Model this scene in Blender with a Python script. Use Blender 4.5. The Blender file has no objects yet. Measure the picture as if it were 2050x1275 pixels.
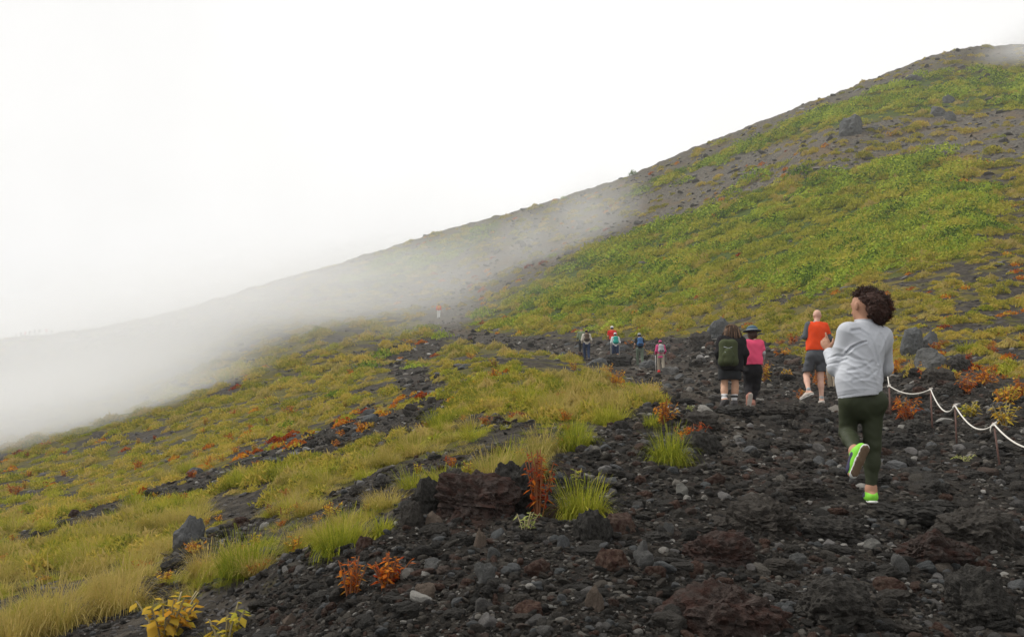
import bpy, math, random
import numpy as np
from mathutils import Vector, Matrix, Euler
random.seed(7); RNG = np.random.default_rng(7)
SC = bpy.context.scene
COL = SC.collection

# ------------------------------------------------------------------ camera
F = 1700.0; UC, VC = 1025.0, 637.5          # focal length and centre in photograph pixels
PITCH = math.radians(10.7)
CAM_Z = 1.6
cam_d = bpy.data.cameras.new("camera"); cam = bpy.data.objects.new("camera", cam_d); COL.objects.link(cam)
cam_d.sensor_width = 36.0; cam_d.lens = 36.0 * F / 2050.0
cam_d.clip_start = 0.1; cam_d.clip_end = 5000
cam.location = (0, 0, CAM_Z); cam.rotation_euler = (math.pi/2 + PITCH, 0, 0)
SC.camera = cam

# ------------------------------------------------------------------ light
SUN_EL, SUN_AZ = math.radians(48), math.radians(-70)   # azimuth from +Y toward +X
world = bpy.data.worlds.new("World"); SC.world = world; world.use_nodes = True
def build_world():
    nt = world.node_tree; nt.nodes.clear(); N = nt.nodes.new; L = nt.links.new
    out = N('ShaderNodeOutputWorld'); bg = N('ShaderNodeBackground')
    sky = N('ShaderNodeTexSky'); sky.sky_type = 'NISHITA'; sky.sun_disc = False
    sky.sun_elevation = SUN_EL; sky.sun_rotation = SUN_AZ
    sky.air_density = 1; sky.dust_density = 5; sky.altitude = 2400
    hs = N('ShaderNodeHueSaturation'); hs.inputs['Saturation'].default_value = 0.15
    L(sky.outputs[0], hs.inputs['Color'])
    tc = N('ShaderNodeTexCoord'); no = N('ShaderNodeTexNoise')
    no.inputs['Scale'].default_value = 1.6; no.inputs['Detail'].default_value = 5; no.inputs['Roughness'].default_value = .45
    L(tc.outputs['Generated'], no.inputs['Vector'])
    ra = N('ShaderNodeValToRGB')                     # the cloud itself, bright near-white with faint structure
    ra.color_ramp.elements[0].position = .3; ra.color_ramp.elements[0].color = (7.9, 7.86, 7.78, 1)
    ra.color_ramp.elements[1].position = .66; ra.color_ramp.elements[1].color = (9.95, 9.88, 9.78, 1)
    L(no.outputs['Fac'], ra.inputs[0])
    mx = N('ShaderNodeMix'); mx.data_type = 'RGBA'; mx.inputs[0].default_value = 0.94
    L(hs.outputs[0], mx.inputs[6]); L(ra.outputs[0], mx.inputs[7])
    L(mx.outputs[2], bg.inputs['Color']); bg.inputs['Strength'].default_value = 0.068
    L(bg.outputs[0], out.inputs[0])
build_world()
sun_d = bpy.data.lights.new("sun", 'SUN'); sun = bpy.data.objects.new("sun", sun_d); COL.objects.link(sun)
sun_d.energy = 1.5; sun_d.angle = math.radians(7); sun_d.color = (1, .96, .9)
sd = Vector((math.sin(SUN_AZ)*math.cos(SUN_EL), math.cos(SUN_AZ)*math.cos(SUN_EL), math.sin(SUN_EL)))
sun.rotation_euler = sd.to_track_quat('Z', 'Y').to_euler(); sun.location = (0, 0, 120)
vs = SC.view_settings
SC.display_settings.display_device = 'sRGB'; vs.view_transform = 'Standard'; vs.look = 'None'; vs.exposure = 0.80; vs.gamma = 1
cy = SC.cycles
cy.use_denoising = True; cy.denoiser = 'OPENIMAGEDENOISE'; cy.denoising_input_passes = 'RGB_ALBEDO_NORMAL'; cy.denoising_prefilter = 'ACCURATE'; cy.max_bounces = 8; cy.diffuse_bounces = 3; cy.glossy_bounces = 2; cy.transmission_bounces = 2
cy.volume_bounces = 5; cy.transparent_max_bounces = 16; cy.volume_step_rate = 1.0; cy.volume_max_steps = 96
cy.caustics_reflective = False; cy.caustics_refractive = False; cy.use_adaptive_sampling = True; cy.adaptive_threshold = 0.01

# ------------------------------------------------------------------ numeric helpers
sp, cp = math.sin(PITCH), math.cos(PITCH)
def pix_te(u, v):
    cx = (np.asarray(u, float)-UC)/F; cyy = -(np.asarray(v, float)-VC)/F
    den = cp - cyy*sp
    return cx/den, (sp + cyy*cp)/den
def te_pix(t, e):
    f = cp + e*sp; return UC + F*t/f, VC - F*(e*cp - sp)/f
def P3(u, v, Y):
    t, e = pix_te(u, v); return Vector((float(t)*Y, Y, CAM_Z + float(e)*Y))

def _h(ix, iy, seed):
    n = (ix.astype(np.int64)*374761393 + iy.astype(np.int64)*668265263 + seed*1442695041) & 0xffffffff
    n = ((n ^ (n >> 13))*1274126177) & 0xffffffff
    return ((n ^ (n >> 16)) & 0xffffff)/float(0xffffff)
def vnoise(x, y, seed=0):
    ix = np.floor(x); iy = np.floor(y); fx = x-ix; fy = y-iy
    fx = fx*fx*(3-2*fx); fy = fy*fy*(3-2*fy)
    a = _h(ix, iy, seed); b = _h(ix+1, iy, seed); c = _h(ix, iy+1, seed); d = _h(ix+1, iy+1, seed)
    return (a+(b-a)*fx)*(1-fy) + (c+(d-c)*fx)*fy
def fbm(x, y, seed=0, o=4):
    s = 0; a = .5; t = 0
    for i in range(o):
        s = s + a*vnoise(x*2**i + 17.3*i, y*2**i - 9.1*i, seed+i); t += a; a *= .5
    return s/t
def worley(x, y, seed=0):
    ix = np.floor(x); iy = np.floor(y); best = np.full(np.shape(x), 9.0)
    for dx in (-1, 0, 1):
        for dy in (-1, 0, 1):
            px = ix+dx+_h(ix+dx, iy+dy, seed); py = iy+dy+_h(ix+dx, iy+dy, seed+5)
            rr = .55+.45*_h(ix+dx, iy+dy, seed+9)
            best = np.minimum(best, np.hypot(px-x, py-y)/rr)
    return best

# ------------------------------------------------------------------ terrain shape: slope to each control point, thin-plate interpolated over (bearing, log distance)
CT = [ # u, v, distance
 (0,1275,7.5),(0,1150,11.5),(0,1050,20),(0,980,38),(0,930,55),(0,870,75),(0,780,110),(0,679,165),
 (-500,1275,10),(-500,1100,25),(-500,960,70),(-500,850,110),(-500,700,165),
 (130,671,165),(300,637,160),(300,780,95),(300,880,45),(300,960,24),
 (500,1275,5.5),(500,1150,7.3),(500,1050,10),(500,950,15.8),(500,880,26),(500,820,45),(500,750,72),(500,670,105),(500,580,155),
 (650,536,155),(650,620,115),(650,700,80),(650,780,48),
 (900,461,155),(900,540,130),(830,560,125),(900,600,110),
 (750,900,14.5),(750,820,27),(750,740,60),(770,670,88),
 (1025,1275,3.8),(1025,1150,4.6),(1025,1050,5.7),(950,1000,6.6),(1025,900,8.6),(1025,800,15),(1025,740,24),(1030,712,36),
 (600,1110,6.8),(760,1060,5.9),
 (1745,1010,6.5),(1350,1010,6.5),(1500,1275,3.85),(1745,1275,3.95),(2050,1275,4.2),(2050,1120,5.4),(1500,1120,5.1),(2050,1000,7.9),(2400,1275,4.4),(2400,1000,9),
 (1200,880,9.6),(1400,900,9.4),(1520,850,12.6),(1610,812,15.2),(1465,813,18),(1400,768,25),(1325,744,40),(1250,730,43),(1170,718,46),
 (1300,790,15.5),(1200,800,14.5),(1150,760,22),(1110,722,38),(1200,745,30),
 (1090,700,54),(1000,688,64),(900,662,82),(877,640,94),(830,628,102),(880,610,108),
 (1993,945,10),(1915,893,12),(1867,864,13.8),(1785,835,15.5),(1700,790,19),(1780,745,22),(1600,740,26),(1520,745,26),
 (1850,735,20.5),(1440,690,36),(1560,690,33),(1330,690,48),(1230,690,52),(1130,680,60),(1025,660,74),(950,635,90),
 (1250,640,64),(1250,560,84),(1250,480,108),(1250,420,128),(1270,351,155),(1100,406,155),(1100,500,118),(1100,600,88),
 (1500,640,46),(1500,560,62),(1500,460,84),(1500,360,112),(1500,300,130),(1550,236,155),(1340,318,155),
 (1750,680,28),(1750,600,40),(1750,500,57),(1750,400,76),(1750,300,98),(1715,262,104),(1750,220,125),(1750,166,150),(1920,101,155),(1920,180,128),(1650,200,152),(1440,280,155),
 (2050,850,12.5),(2050,780,16),(2050,720,20),(2050,640,28),(2050,540,39),(2050,440,53),(2050,340,71),(2050,250,94),(2050,160,126),(2050,94,155),(1985,100,155),
 (2400,850,14),(2400,600,35),(2400,400,60),(2400,200,100),(2400,70,155)]
_sky = [(-500,700),(0,679),(130,671),(300,637),(500,580),(650,536),(900,461),(1100,406),(1270,351),(1440,280),(1550,236),(1750,166),(1920,101),(2050,94),(2400,70)]
rows = []
for (u, v, D) in CT:
    t, e = pix_te(u, v); rows.append((float(t), math.log(D), float(e)+CAM_Z/D))
for (u, v) in _sky:
    t, e = pix_te(u, v); e = float(e)
    for D, k in ((185, .012), (240, .05), (400, .12)):
        rows.append((float(t), math.log(D), e-k+CAM_Z/D))
for t in (-1.0, -.5, 0, .5, 1.0):                          # around the photographer's feet
    for D in (1.0, 2.2):
        rows.append((t, math.log(D), .2+.16*t))
rows = np.array(rows); XT = rows[:, 0]*1.6; XL = rows[:, 1]; GV = rows[:, 2]
def _tps(r2): return .5*r2*np.log(r2+1e-9)
n = len(rows)
K = _tps((XT[:, None]-XT)**2 + (XL[:, None]-XL)**2) + 0.0012*np.eye(n)
Pm = np.c_[np.ones(n), XT, XL]
A = np.block([[K, Pm], [Pm.T, np.zeros((3, 3))]])
W = np.linalg.solve(A, np.r_[GV, 0, 0, 0])
TG = np.linspace(-1.25, 1.25, 501); LG = np.linspace(0, math.log(420), 401)
tt, ll = np.meshgrid(TG*1.6, LG, indexing='ij'); acc = W[n] + W[n+1]*tt + W[n+2]*ll
for i in range(n): acc += W[i]*_tps((tt-XT[i])**2 + (ll-XL[i])**2)
GT = acc
def gslope(t, l):
    a = np.clip((t-TG[0])/(TG[1]-TG[0]), 0, 499.999); b = np.clip((l-LG[0])/(LG[1]-LG[0]), 0, 399.999)
    i = a.astype(int); j = b.astype(int); a = a-i; b = b-j
    return (GT[i, j]*(1-a)+GT[i+1, j]*a)*(1-b) + (GT[i, j+1]*(1-a)+GT[i+1, j+1]*a)*b
def smooth_h(x, y):
    x = np.asarray(x, float); y = np.asarray(y, float)
    r = np.hypot(x, y); az = np.arctan2(x, y); azc = np.clip(az, -.85, .85)
    t = np.tan(azc); Y = np.maximum(r*np.cos(azc), 1e-3)
    g = gslope(t, np.log(np.maximum(Y, 1.0)))
    zz = g*Y
    far = np.clip((np.abs(az)-.85)/1.2, 0, 1)
    pl = .10*x + .05*y - .0002*np.maximum(-y, 0)**1.5
    return zz*(1-far) + pl*far

# zones, drawn on the slope once and kept with it
def poly_sd(px, py, poly):
    poly = np.array(poly, float); best = np.full(px.shape, 1e9); inside = np.zeros(px.shape, bool)
    for i in range(len(poly)):
        ax, ay = poly[i]; bx, by = poly[(i+1) % len(poly)]
        dx, dy = bx-ax, by-ay; h = np.clip(((px-ax)*dx+(py-ay)*dy)/(dx*dx+dy*dy), 0, 1)
        best = np.minimum(best, np.hypot(px-ax-h*dx, py-ay-h*dy))
        c = ((ay > py) != (by > py)) & (px < (bx-ax)*(py-ay)/(by-ay+1e-12)+ax); inside ^= c
    return np.where(inside, best, -best)
def line_d(px, py, pts):
    best = np.full(px.shape, 1e9)
    for (ax, ay, wa), (bx, by, wb) in zip(pts[:-1], pts[1:]):
        dx, dy = bx-ax, by-ay; h = np.clip(((px-ax)*dx+(py-ay)*dy)/(dx*dx+dy*dy), 0, 1)
        best = np.minimum(best, np.hypot(px-ax-h*dx, py-ay-h*dy)/(wa+(wb-wa)*h))
    return best
TRAIL = [(430,1500),(470,1235),(590,1130),(700,1085),(790,1050),(850,1000),(960,985),(1090,985),(1130,930),(1190,905),(1195,870),(1250,825),(1310,800),(1300,770),(1230,742),(1165,722),
         (1060,703),(950,694),(868,676),(840,652),(846,632),(864,618),(888,618),(925,655),(1000,672),(1090,682),(1200,684),(1300,682),(1420,672),(1500,678),(1560,700),(1620,722),(1760,745),(1900,765),(2060,800),(2500,860),(2500,1500)]
SCREE_UP = [(760,610),(860,560),(1000,500),(1180,425),(1330,360),(1480,310),(1640,265),(1790,235),(2070,215),(2070,320),(1850,320),(1640,345),(1480,400),(1300,455),(1150,520),(1000,600),(930,650),(860,625)]
GREEN = [(960,640),(1060,570),(1200,500),(1320,440),(1500,375),(1640,325),(1900,320),(1990,400),(1950,500),(1800,540),(1620,590),(1480,560),(1380,590),(1230,640),(1060,665)]
TOPGREEN = [(1250,390),(1480,290),(1700,200),(1850,150),(2070,140),(2070,225),(1800,230),(1600,270),(1450,330),(1280,410)]
TOPGREEN2 = [(680,560),(800,505),(1000,440),(1000,470),(880,530),(760,590),(690,600)]
STREAKS = [[(870,690,16),(800,730,26),(860,800,38),(830,850,30),(740,850,34),(620,905,20),(470,945,14),(300,1000,12),(130,1055,12),(0,1100,12)],
           [(1010,905,12),(860,940,16),(700,975,10),(560,1040,10),(450,1080,22),(330,1130,12),(250,1190,12)],
           [(1150,880,8),(1000,850,10),(930,850,12)], [(850,1000,16),(760,985,20),(700,1010,8)], [(420,1190,12),(560,1120,10)], [(330,1190,30),(260,1230,22),(180,1290,30)]]
def zones(x, y):
    r = np.hypot(x, y); t = x/np.maximum(y, .3); Y = np.maximum(y, .3)
    z = smooth_h(x, y); u, v = te_pix(t, (z-CAM_Z)/Y)
    back = (y < .5)
    s = np.clip(14/np.maximum(r, 1), .12, 1.6)
    wu = (fbm(x*.9, y*.9, 3, 3)-.5)*70*s; wv = (fbm(x*.9+50, y*.9, 4, 3)-.5)*45*s
    u2, v2 = u+wu, v+wv
    trail = np.clip(poly_sd(u2, v2, TRAIL)/(14*s)+.5, 0, 1); trail[back] = 1
    st = np.zeros_like(trail)
    for S in STREAKS: st = np.maximum(st, np.clip(1.6-line_d(u2, v2, S), 0, 1))
    scree = np.clip(poly_sd(u+wu*3, v+wv*3, SCREE_UP)/12+.5, 0, 1)
    green = np.clip(poly_sd(u+wu*3, v+wv*3, GREEN)/40+.5, 0, 1)
    top = np.maximum(np.clip(poly_sd(u+wu*2, v+wv*2, TOPGREEN)/14+.5, 0, 1), np.clip(poly_sd(u+wu*2, v+wv*2, TOPGREEN2)/14+.5, 0, 1))
    left = np.clip((900-u)/300, 0, 1)*np.clip((v-700)/80, 0, 1)
    n1 = fbm(x*.55+.4*y, y*.22, 11, 4)                       # patches drawn out down the slope
    n2 = fbm(x*1.3, y*1.1, 12, 3)
    ne = np.clip((16-r)/8, 0, 1)
    bare = np.clip((n1-.55+.03*ne)*9, 0, 1)*.85 + np.clip((n2-.60+.115*ne)*9, 0, 1)*.8
    rgt = np.clip((u-1750)/160, 0, 1)*np.clip((v-420)/120, 0, 1)*(1-trail)      # stony grass right of the woman
    rgt = np.maximum(rgt, np.clip(1-np.abs(v-690)/50, 0, 1)*np.clip((u-1480)/100, 0, 1)*(1-trail)*.9)
    nf = fbm(x*3.2, y*2.6, 13, 3)
    bare = np.maximum(bare, rgt*np.clip((n2*.5+nf*.5-.42)*9, 0, 1))
    ridge = np.clip((poly_sd(u, v, [(0,560),(0,750),(400,700),(700,600),(900,535),(1200,420),(1600,255),(1750,185),(1950,120),(2060,130),(2060,-300),(0,-300)]))/25+.4, 0, 1)*(1-top)
    bare = np.maximum(bare, ridge*(.45+.5*np.clip((n2-.35)*4, 0, 1)))
    bare = np.maximum(bare*(1-green*.75)*(1-top*.4), np.maximum(st, scree*.93)*(1-.0*green))
    bare = np.maximum(bare, trail)
    path = np.clip(1.5-line_d(u2, v2, [(1480,900,40),(1440,845,60),(1380,780,45),(1320,745,28),(1230,722,12),(1100,700,8)]), 0, 1)*trail
    return dict(path=path, u=u, v=v, trail=trail, scree=np.maximum(scree, ridge*.8), green=green, top=top, bare=np.clip(bare, 0, 1), streak=st, n1=n1, n2=n2, left=left)
FEET = []            # where people stand: the ground is trodden flat
def relief(x, y, Z):
    r = np.hypot(x, y); tr = np.maximum(Z['trail'], Z['streak']*.6)
    near = np.clip(1-(r-9)/10, 0, 1); mid = np.clip(1-(r-30)/40, 0, 1)
    wx = x+.25*(vnoise(x*3, y*3, 40)-.5); wy = y+.25*(vnoise(x*3, y*3, 41)-.5)
    w1 = np.clip(1-worley(wx*1.9, wy*2.3, 20)**2, 0, 1)*np.clip((fbm(x*.8, y*.8, 24, 2)-.38)*4, 0, 1)
    w2 = np.clip(1-worley(wx*5.5, wy*5.5, 21)**2, 0, 1)
    w3 = np.clip(1-worley(wx*14, wy*14, 22)**2, 0, 1)
    h = tr*(.10*(fbm(x*.9, y*.9, 30, 3)-.5) + .055*w1 + .028*w2*(.3+.7*mid) + .012*w3*near + .02*(fbm(x*16, y*16, 31, 3)-.5)*near)
    vg = 1-tr
    h = h + vg*(.12*(fbm(x*.7, y*.7, 33, 3)-.5) + .05*(fbm(x*3, y*3, 34, 3)-.5)) + np.clip((r-40)/60, 0, 1)*(.9*(fbm(x*.11, y*.11, 35, 4)-.5)+.35*(fbm(x*.5, y*.5, 36, 3)-.5))
    h = h + Z['scree']*np.clip((r-60)/60, 0, 1)*.5*np.clip((fbm(x*.35, y*.35, 37, 3)-.5)*3, 0, 1)
    h = h + Z['scree']*np.clip((r-125)/25, 0, 1)*(.7*(fbm(x*.6, y*.6, 38, 3)-.45))
    for fx, fy, fr in FEET: h = h*(1-np.exp(-((x-fx)**2+(y-fy)**2)/fr**2))
    return h*np.clip((r-.5)/2, 0, 1)
def ground_z(x, y):
    x = np.atleast_1d(np.asarray(x, float)); y = np.atleast_1d(np.asarray(y, float))
    return smooth_h(x, y) + relief(x, y, zones(x, y))
_YS = np.exp(np.linspace(math.log(2.5), math.log(185), 500))
def hit(u, v):
    """first ground distance seen along each pixel's line (smooth ground)"""
    u = np.atleast_1d(np.asarray(u, float)); v = np.atleast_1d(np.asarray(v, float))
    t, e = pix_te(u, v)
    E = gslope(np.repeat(t[:, None], 500, 1), np.repeat(np.log(_YS)[None], len(t), 0)) - CAM_Z/_YS[None]
    ok = E >= e[:, None]; has = ok.any(1); k = ok.argmax(1); k0 = np.maximum(k-1, 0)
    i = np.arange(len(t)); e0, e1 = E[i, k0], E[i, k]
    f = np.clip((e-e0)/np.where(np.abs(e1-e0) < 1e-9, 1, e1-e0), 0, 1)
    Y = _YS[k0]+(_YS[k]-_YS[k0])*f
    return np.where(has, Y, np.nan), t
for _u, _v, _r in ((1745,1010,.35),(1645,809,.5),(1620,800,.4),(1460,813,.6),(1506,811,.5),(1170,720,.8),(1230,723,.8),(1282,734,.8),(1324,745,.8),(878,638,1.2)):
    _Y, _t = hit([_u], [_v]); FEET.append((float(_t[0]*_Y[0]), float(_Y[0]), _r))
def at(u, v):
    Y, t = hit([u], [v]); Y = float(Y[0])
    if Y != Y: Y = 155.0
    x = float(t[0])*Y; return Vector((x, Y, float(ground_z(x, Y)[0])))

# ------------------------------------------------------------------ object helpers
def mesh_from(name, verts, faces, mat=None, smooth=True, attrs=None, fattr=None):
    me = bpy.data.meshes.new(name); verts = np.asarray(verts, np.float32)
    if isinstance(faces, np.ndarray):
        nf, k = faces.shape; me.vertices.add(len(verts)); me.vertices.foreach_set('co', verts.ravel())
        me.loops.add(nf*k); me.loops.foreach_set('vertex_index', faces.astype(np.int32).ravel())
        me.polygons.add(nf); me.polygons.foreach_set('loop_start', np.arange(0, nf*k, k, dtype=np.int32))
        me.polygons.foreach_set('loop_total', np.full(nf, k, np.int32)) if False else None
        me.update(calc_edges=True)
    else:
        me.from_pydata([tuple(v) for v in verts], [], faces)
    if attrs:
        for kx, a in attrs.items():
            at_ = me.attributes.new(kx, 'FLOAT', 'POINT'); at_.data.foreach_set('value', np.asarray(a, np.float32))
    if mat: me.materials.append(mat)
    me.polygons.foreach_set('use_smooth', np.full(len(me.polygons), smooth)); me.validate(); me.update()
    return me
def link(name, me, parent=None, loc=None, rot=None, scl=None):
    o = bpy.data.objects.new(name, me); COL.objects.link(o)
    if parent: o.parent = parent
    if loc is not None: o.location = loc
    if rot is not None: o.rotation_euler = rot
    if scl is not None: o.scale = scl if hasattr(scl, '__len__') else (scl,)*3
    return o
def tag(o, label=None, cat=None, group=None, kind=None):
    if label: o['label'] = label
    if cat: o['category'] = cat
    if group: o['group'] = group
    if kind: o['kind'] = kind
    return o
def empty(name, loc, rz=0):
    o = bpy.data.objects.new(name, None); COL.objects.link(o); o.location = loc; o.rotation_euler = (0, 0, rz); o.empty_display_size = .1; return o

# ------------------------------------------------------------------ materials
class MT:
    def __init__(s, name):
        s.m = bpy.data.materials.new(name); s.m.use_nodes = True; s.nt = s.m.node_tree; s.nt.nodes.clear()
        s.out = s.n('ShaderNodeOutputMaterial')
    def n(s, t, **k):
        o = s.nt.nodes.new(t)
        for a, b in k.items():
            if a.startswith('i_'): o.inputs[int(a[2:])].default_value = b
            else: setattr(o, a, b)
        return o
    def l(s, a, b): s.nt.links.new(a, b)
    def noise(s, scale, detail=4, rough=.5, vec=None, obj=False):
        if vec is None:
            vec = s.n('ShaderNodeTexCoord').outputs['Object'] if obj else s.n('ShaderNodeNewGeometry').outputs['Position']
        o = s.n('ShaderNodeTexNoise'); o.inputs['Scale'].default_value = scale; o.inputs['Detail'].default_value = detail; o.inputs['Roughness'].default_value = rough
        s.l(vec, o.inputs['Vector']); return o.outputs['Fac']
    def ramp(s, fac, stops, interp='LINEAR'):
        o = s.n('ShaderNodeValToRGB'); cr = o.color_ramp; cr.interpolation = interp
        while len(cr.elements) < len(stops): cr.elements.new(.5)
        for e, (p, c) in zip(cr.elements, stops): e.position = p; e.color = (*c, 1)
        s.l(fac, o.inputs[0]); return o.outputs[0]
    def mix(s, fac, a, b, mode='MIX'):
        o = s.n('ShaderNodeMix', data_type='RGBA', blend_type=mode)
        for src, sock in ((fac, o.inputs[0]), (a, o.inputs[6]), (b, o.inputs[7])):
            if hasattr(src, 'links') or hasattr(src, 'node'): s.l(src, sock)
            elif isinstance(src, (int, float)): sock.default_value = src
            else: sock.default_value = (*src, 1)
        return o.outputs[2]
    def math(s, op, a, b=None, clamp=False):
        o = s.n('ShaderNodeMath', operation=op, use_clamp=clamp)
        for src, sock in ((a, o.inputs[0]), (b, o.inputs[1])):
            if src is None: continue
            if hasattr(src, 'node'): s.l(src, sock)
            else: sock.default_value = src
        return o.outputs[0]
    def attr(s, name): return s.n('ShaderNodeAttribute', attribute_name=name).outputs['Fac']
    def bump(s, h, strength=.5, dist=.02, nrm=None):
        o = s.n('ShaderNodeBump'); o.inputs['Strength'].default_value = strength; o.inputs['Distance'].default_value = dist
        s.l(h, o.inputs['Height'])
        if nrm is not None: s.l(nrm, o.inputs['Normal'])
        return o.outputs[0]
    def bsdf(s, col, rough=.8, nrm=None, spec=.3, **k):
        b = s.n('ShaderNodeBsdfPrincipled')
        if hasattr(col, 'node'): s.l(col, b.inputs['Base Color'])
        else: b.inputs['Base Color'].default_value = (*col, 1)
        b.inputs['Roughness'].default_value = rough; b.inputs['Specular IOR Level'].default_value = spec
        if nrm is not None: s.l(nrm, b.inputs['Normal'])
        for a, v in k.items(): b.inputs[a].default_value = v
        s.l(b.outputs[0], s.out.inputs['Surface']); return b
def M_leaf(name, cols, patch=.25, trans=.35, rnd=.5, tip=None):
    m = MT(name)
    oi = m.n('ShaderNodeObjectInfo').outputs['Random']
    nz = m.noise(patch, 3)
    f = m.math('ADD', m.math('MULTIPLY', oi, rnd), m.math('MULTIPLY', m.math('SUBTRACT', nz, .35), (1-rnd)*2.8))
    f = m.math('ADD', f, m.math('MULTIPLY', m.math('SUBTRACT', m.attr('rnd'), .5), .9), clamp=True)
    k = len(cols); c = m.ramp(f, [(i/(k-1), cols[i]) for i in range(k)])
    if tip is not None: c = m.mix(m.math('MULTIPLY', m.math('POWER', m.attr('hh'), 1.6), .8, True), c, tip)
    d = m.n('ShaderNodeBsdfDiffuse'); t = m.n('ShaderNodeBsdfTranslucent'); g = m.n('ShaderNodeMixShader'); g.inputs[0].default_value = trans
    m.l(c, d.inputs[0]); m.l(c, t.inputs[0]); m.l(d.outputs[0], g.inputs[1]); m.l(t.outputs[0], g.inputs[2]); m.l(g.outputs[0], m.out.inputs[0])
    return m.m
M = {}
M['straw'] = M_leaf('straw_grass', [(.22,.23,.035),(.34,.31,.055),(.46,.38,.09),(.54,.40,.13)], .35, tip=(.50,.38,.15))
M['grass'] = M_leaf('green_grass', [(.18,.22,.022),(.31,.33,.034),(.43,.41,.055),(.50,.42,.075)], .3)
M['shrub'] = M_leaf('shrub_leaf', [(.05,.10,.018),(.17,.26,.03),(.32,.41,.045),(.44,.48,.06)], .2, .25)
M['moss'] = M_leaf('cushion_leaf', [(.18,.21,.03),(.33,.31,.048),(.48,.39,.066),(.58,.42,.105)], .12)
M['red'] = M_leaf('red_leaf', [(.17,.025,.015),(.34,.055,.015),(.50,.14,.02),(.55,.28,.04)], .8, .35, .5)
M['orange'] = M_leaf('orange_leaf', [(.4,.11,.02),(.55,.2,.025),(.6,.32,.04),(.5,.38,.05)], .8, .35, .5)
M['yellow'] = M_leaf('yellow_leaf', [(.3,.32,.05),(.5,.4,.05),(.52,.36,.05),(.52,.25,.03)], .8, .35, .5)
M['palegreen'] = M_leaf('pale_green_leaf', [(.25,.3,.08),(.35,.38,.12),(.4,.4,.15)], .8, .35, .5)
def M_plain(name, col, rough=.8, scale=40, amt=.25, bump=.3, dist=.004, spec=.3, **k):
    m = MT(name); n1 = m.noise(scale, 4, .6, obj=True)
    c = m.mix(n1, tuple(x*(1-amt) for x in col), tuple(min(1, x*(1+amt)) for x in col))
    m.bsdf(c, rough, m.bump(n1, bump, dist), spec, **k); return m.m
def M_rock(name, stops, red=0.0, light=0.0, rough=.9):
    m = MT(name); oi = m.n('ShaderNodeObjectInfo').outputs['Random']
    n1 = m.noise(9, 6, .65, obj=True); n2 = m.noise(38, 5, .7, obj=True); n3 = m.noise(3.2, 3, .5, obj=True)
    vo = m.n('ShaderNodeTexVoronoi'); vo.inputs['Scale'].default_value = 30; m.l(m.n('ShaderNodeTexCoord').outputs['Object'], vo.inputs['Vector'])
    c = m.ramp(oi, stops)
    c = m.mix(m.ramp(n1, [(.3, (0,0,0)), (.7, (1,1,1))]), m.mix(.45, c, (.0,.0,.0)), m.mix(.25, c, (.2,.19,.17)))
    if red: c = m.mix(m.math('MULTIPLY', m.math('SUBTRACT', n3, .5-red*.22), 5, True), c, (.044,.023,.018))
    if light: c = m.mix(m.math('MULTIPLY', m.math('SUBTRACT', n2, .66), 9, True), c, (light,)*3)
    h = m.math('ADD', m.math('MULTIPLY', n1, 1.0), m.math('ADD', m.math('MULTIPLY', n2, .5), m.math('MULTIPLY', vo.outputs['Distance'], .4)))
    m.bsdf(c, rough, m.bump(h, .8, .02), .10); return m.m
M['lava'] = M_rock('lava_rock', [(0, (.018,.017,.016)), (.5, (.030,.0275,.0245)), (1, (.048,.040,.033))], 0, .16)
M['redlava'] = M_rock('red_lava_rock', [(0, (.045,.022,.018)), (1, (.036,.023,.019))], .2, .14)
M['greyrock'] = M_rock('grey_rock', [(0, (.11,.115,.115)), (1, (.15,.15,.145))], 0, .3, .8)
M['slate'] = M_rock('slate_rock', [(0, (.09,.1,.105)), (1, (.13,.135,.14))], 0, .25, .8)
M['tanrock'] = M_rock('tan_rock', [(0, (.2,.15,.115)), (1, (.16,.12,.09))], 0, .4, .85)
M['palerock'] = M_rock('pale_rock', [(0, (.32,.31,.28)), (1, (.25,.25,.23))], 0, .6, .85)
M['brownrock'] = M_rock('brown_rock', [(0, (.11,.055,.035)), (1, (.09,.06,.045))], .4, .2, .9)
M['gravel'] = M_rock('gravel_stone', [(0, (.012,.0115,.011)), (.3, (.022,.0205,.019)), (.45, (.056,.049,.040)), (.60, (.105,.093,.077)), (.72, (.07,.035,.025)), (.82, (.16,.15,.13)), (.93, (.24,.22,.19)), (1, (.55,.53,.49))], 0, .1)
M['hillstone'] = M_rock('hill_stone', [(0, (.07,.066,.066)), (.5, (.12,.115,.11)), (.85, (.18,.17,.165)), (1, (.32,.31,.3))], 0, .2)

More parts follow.
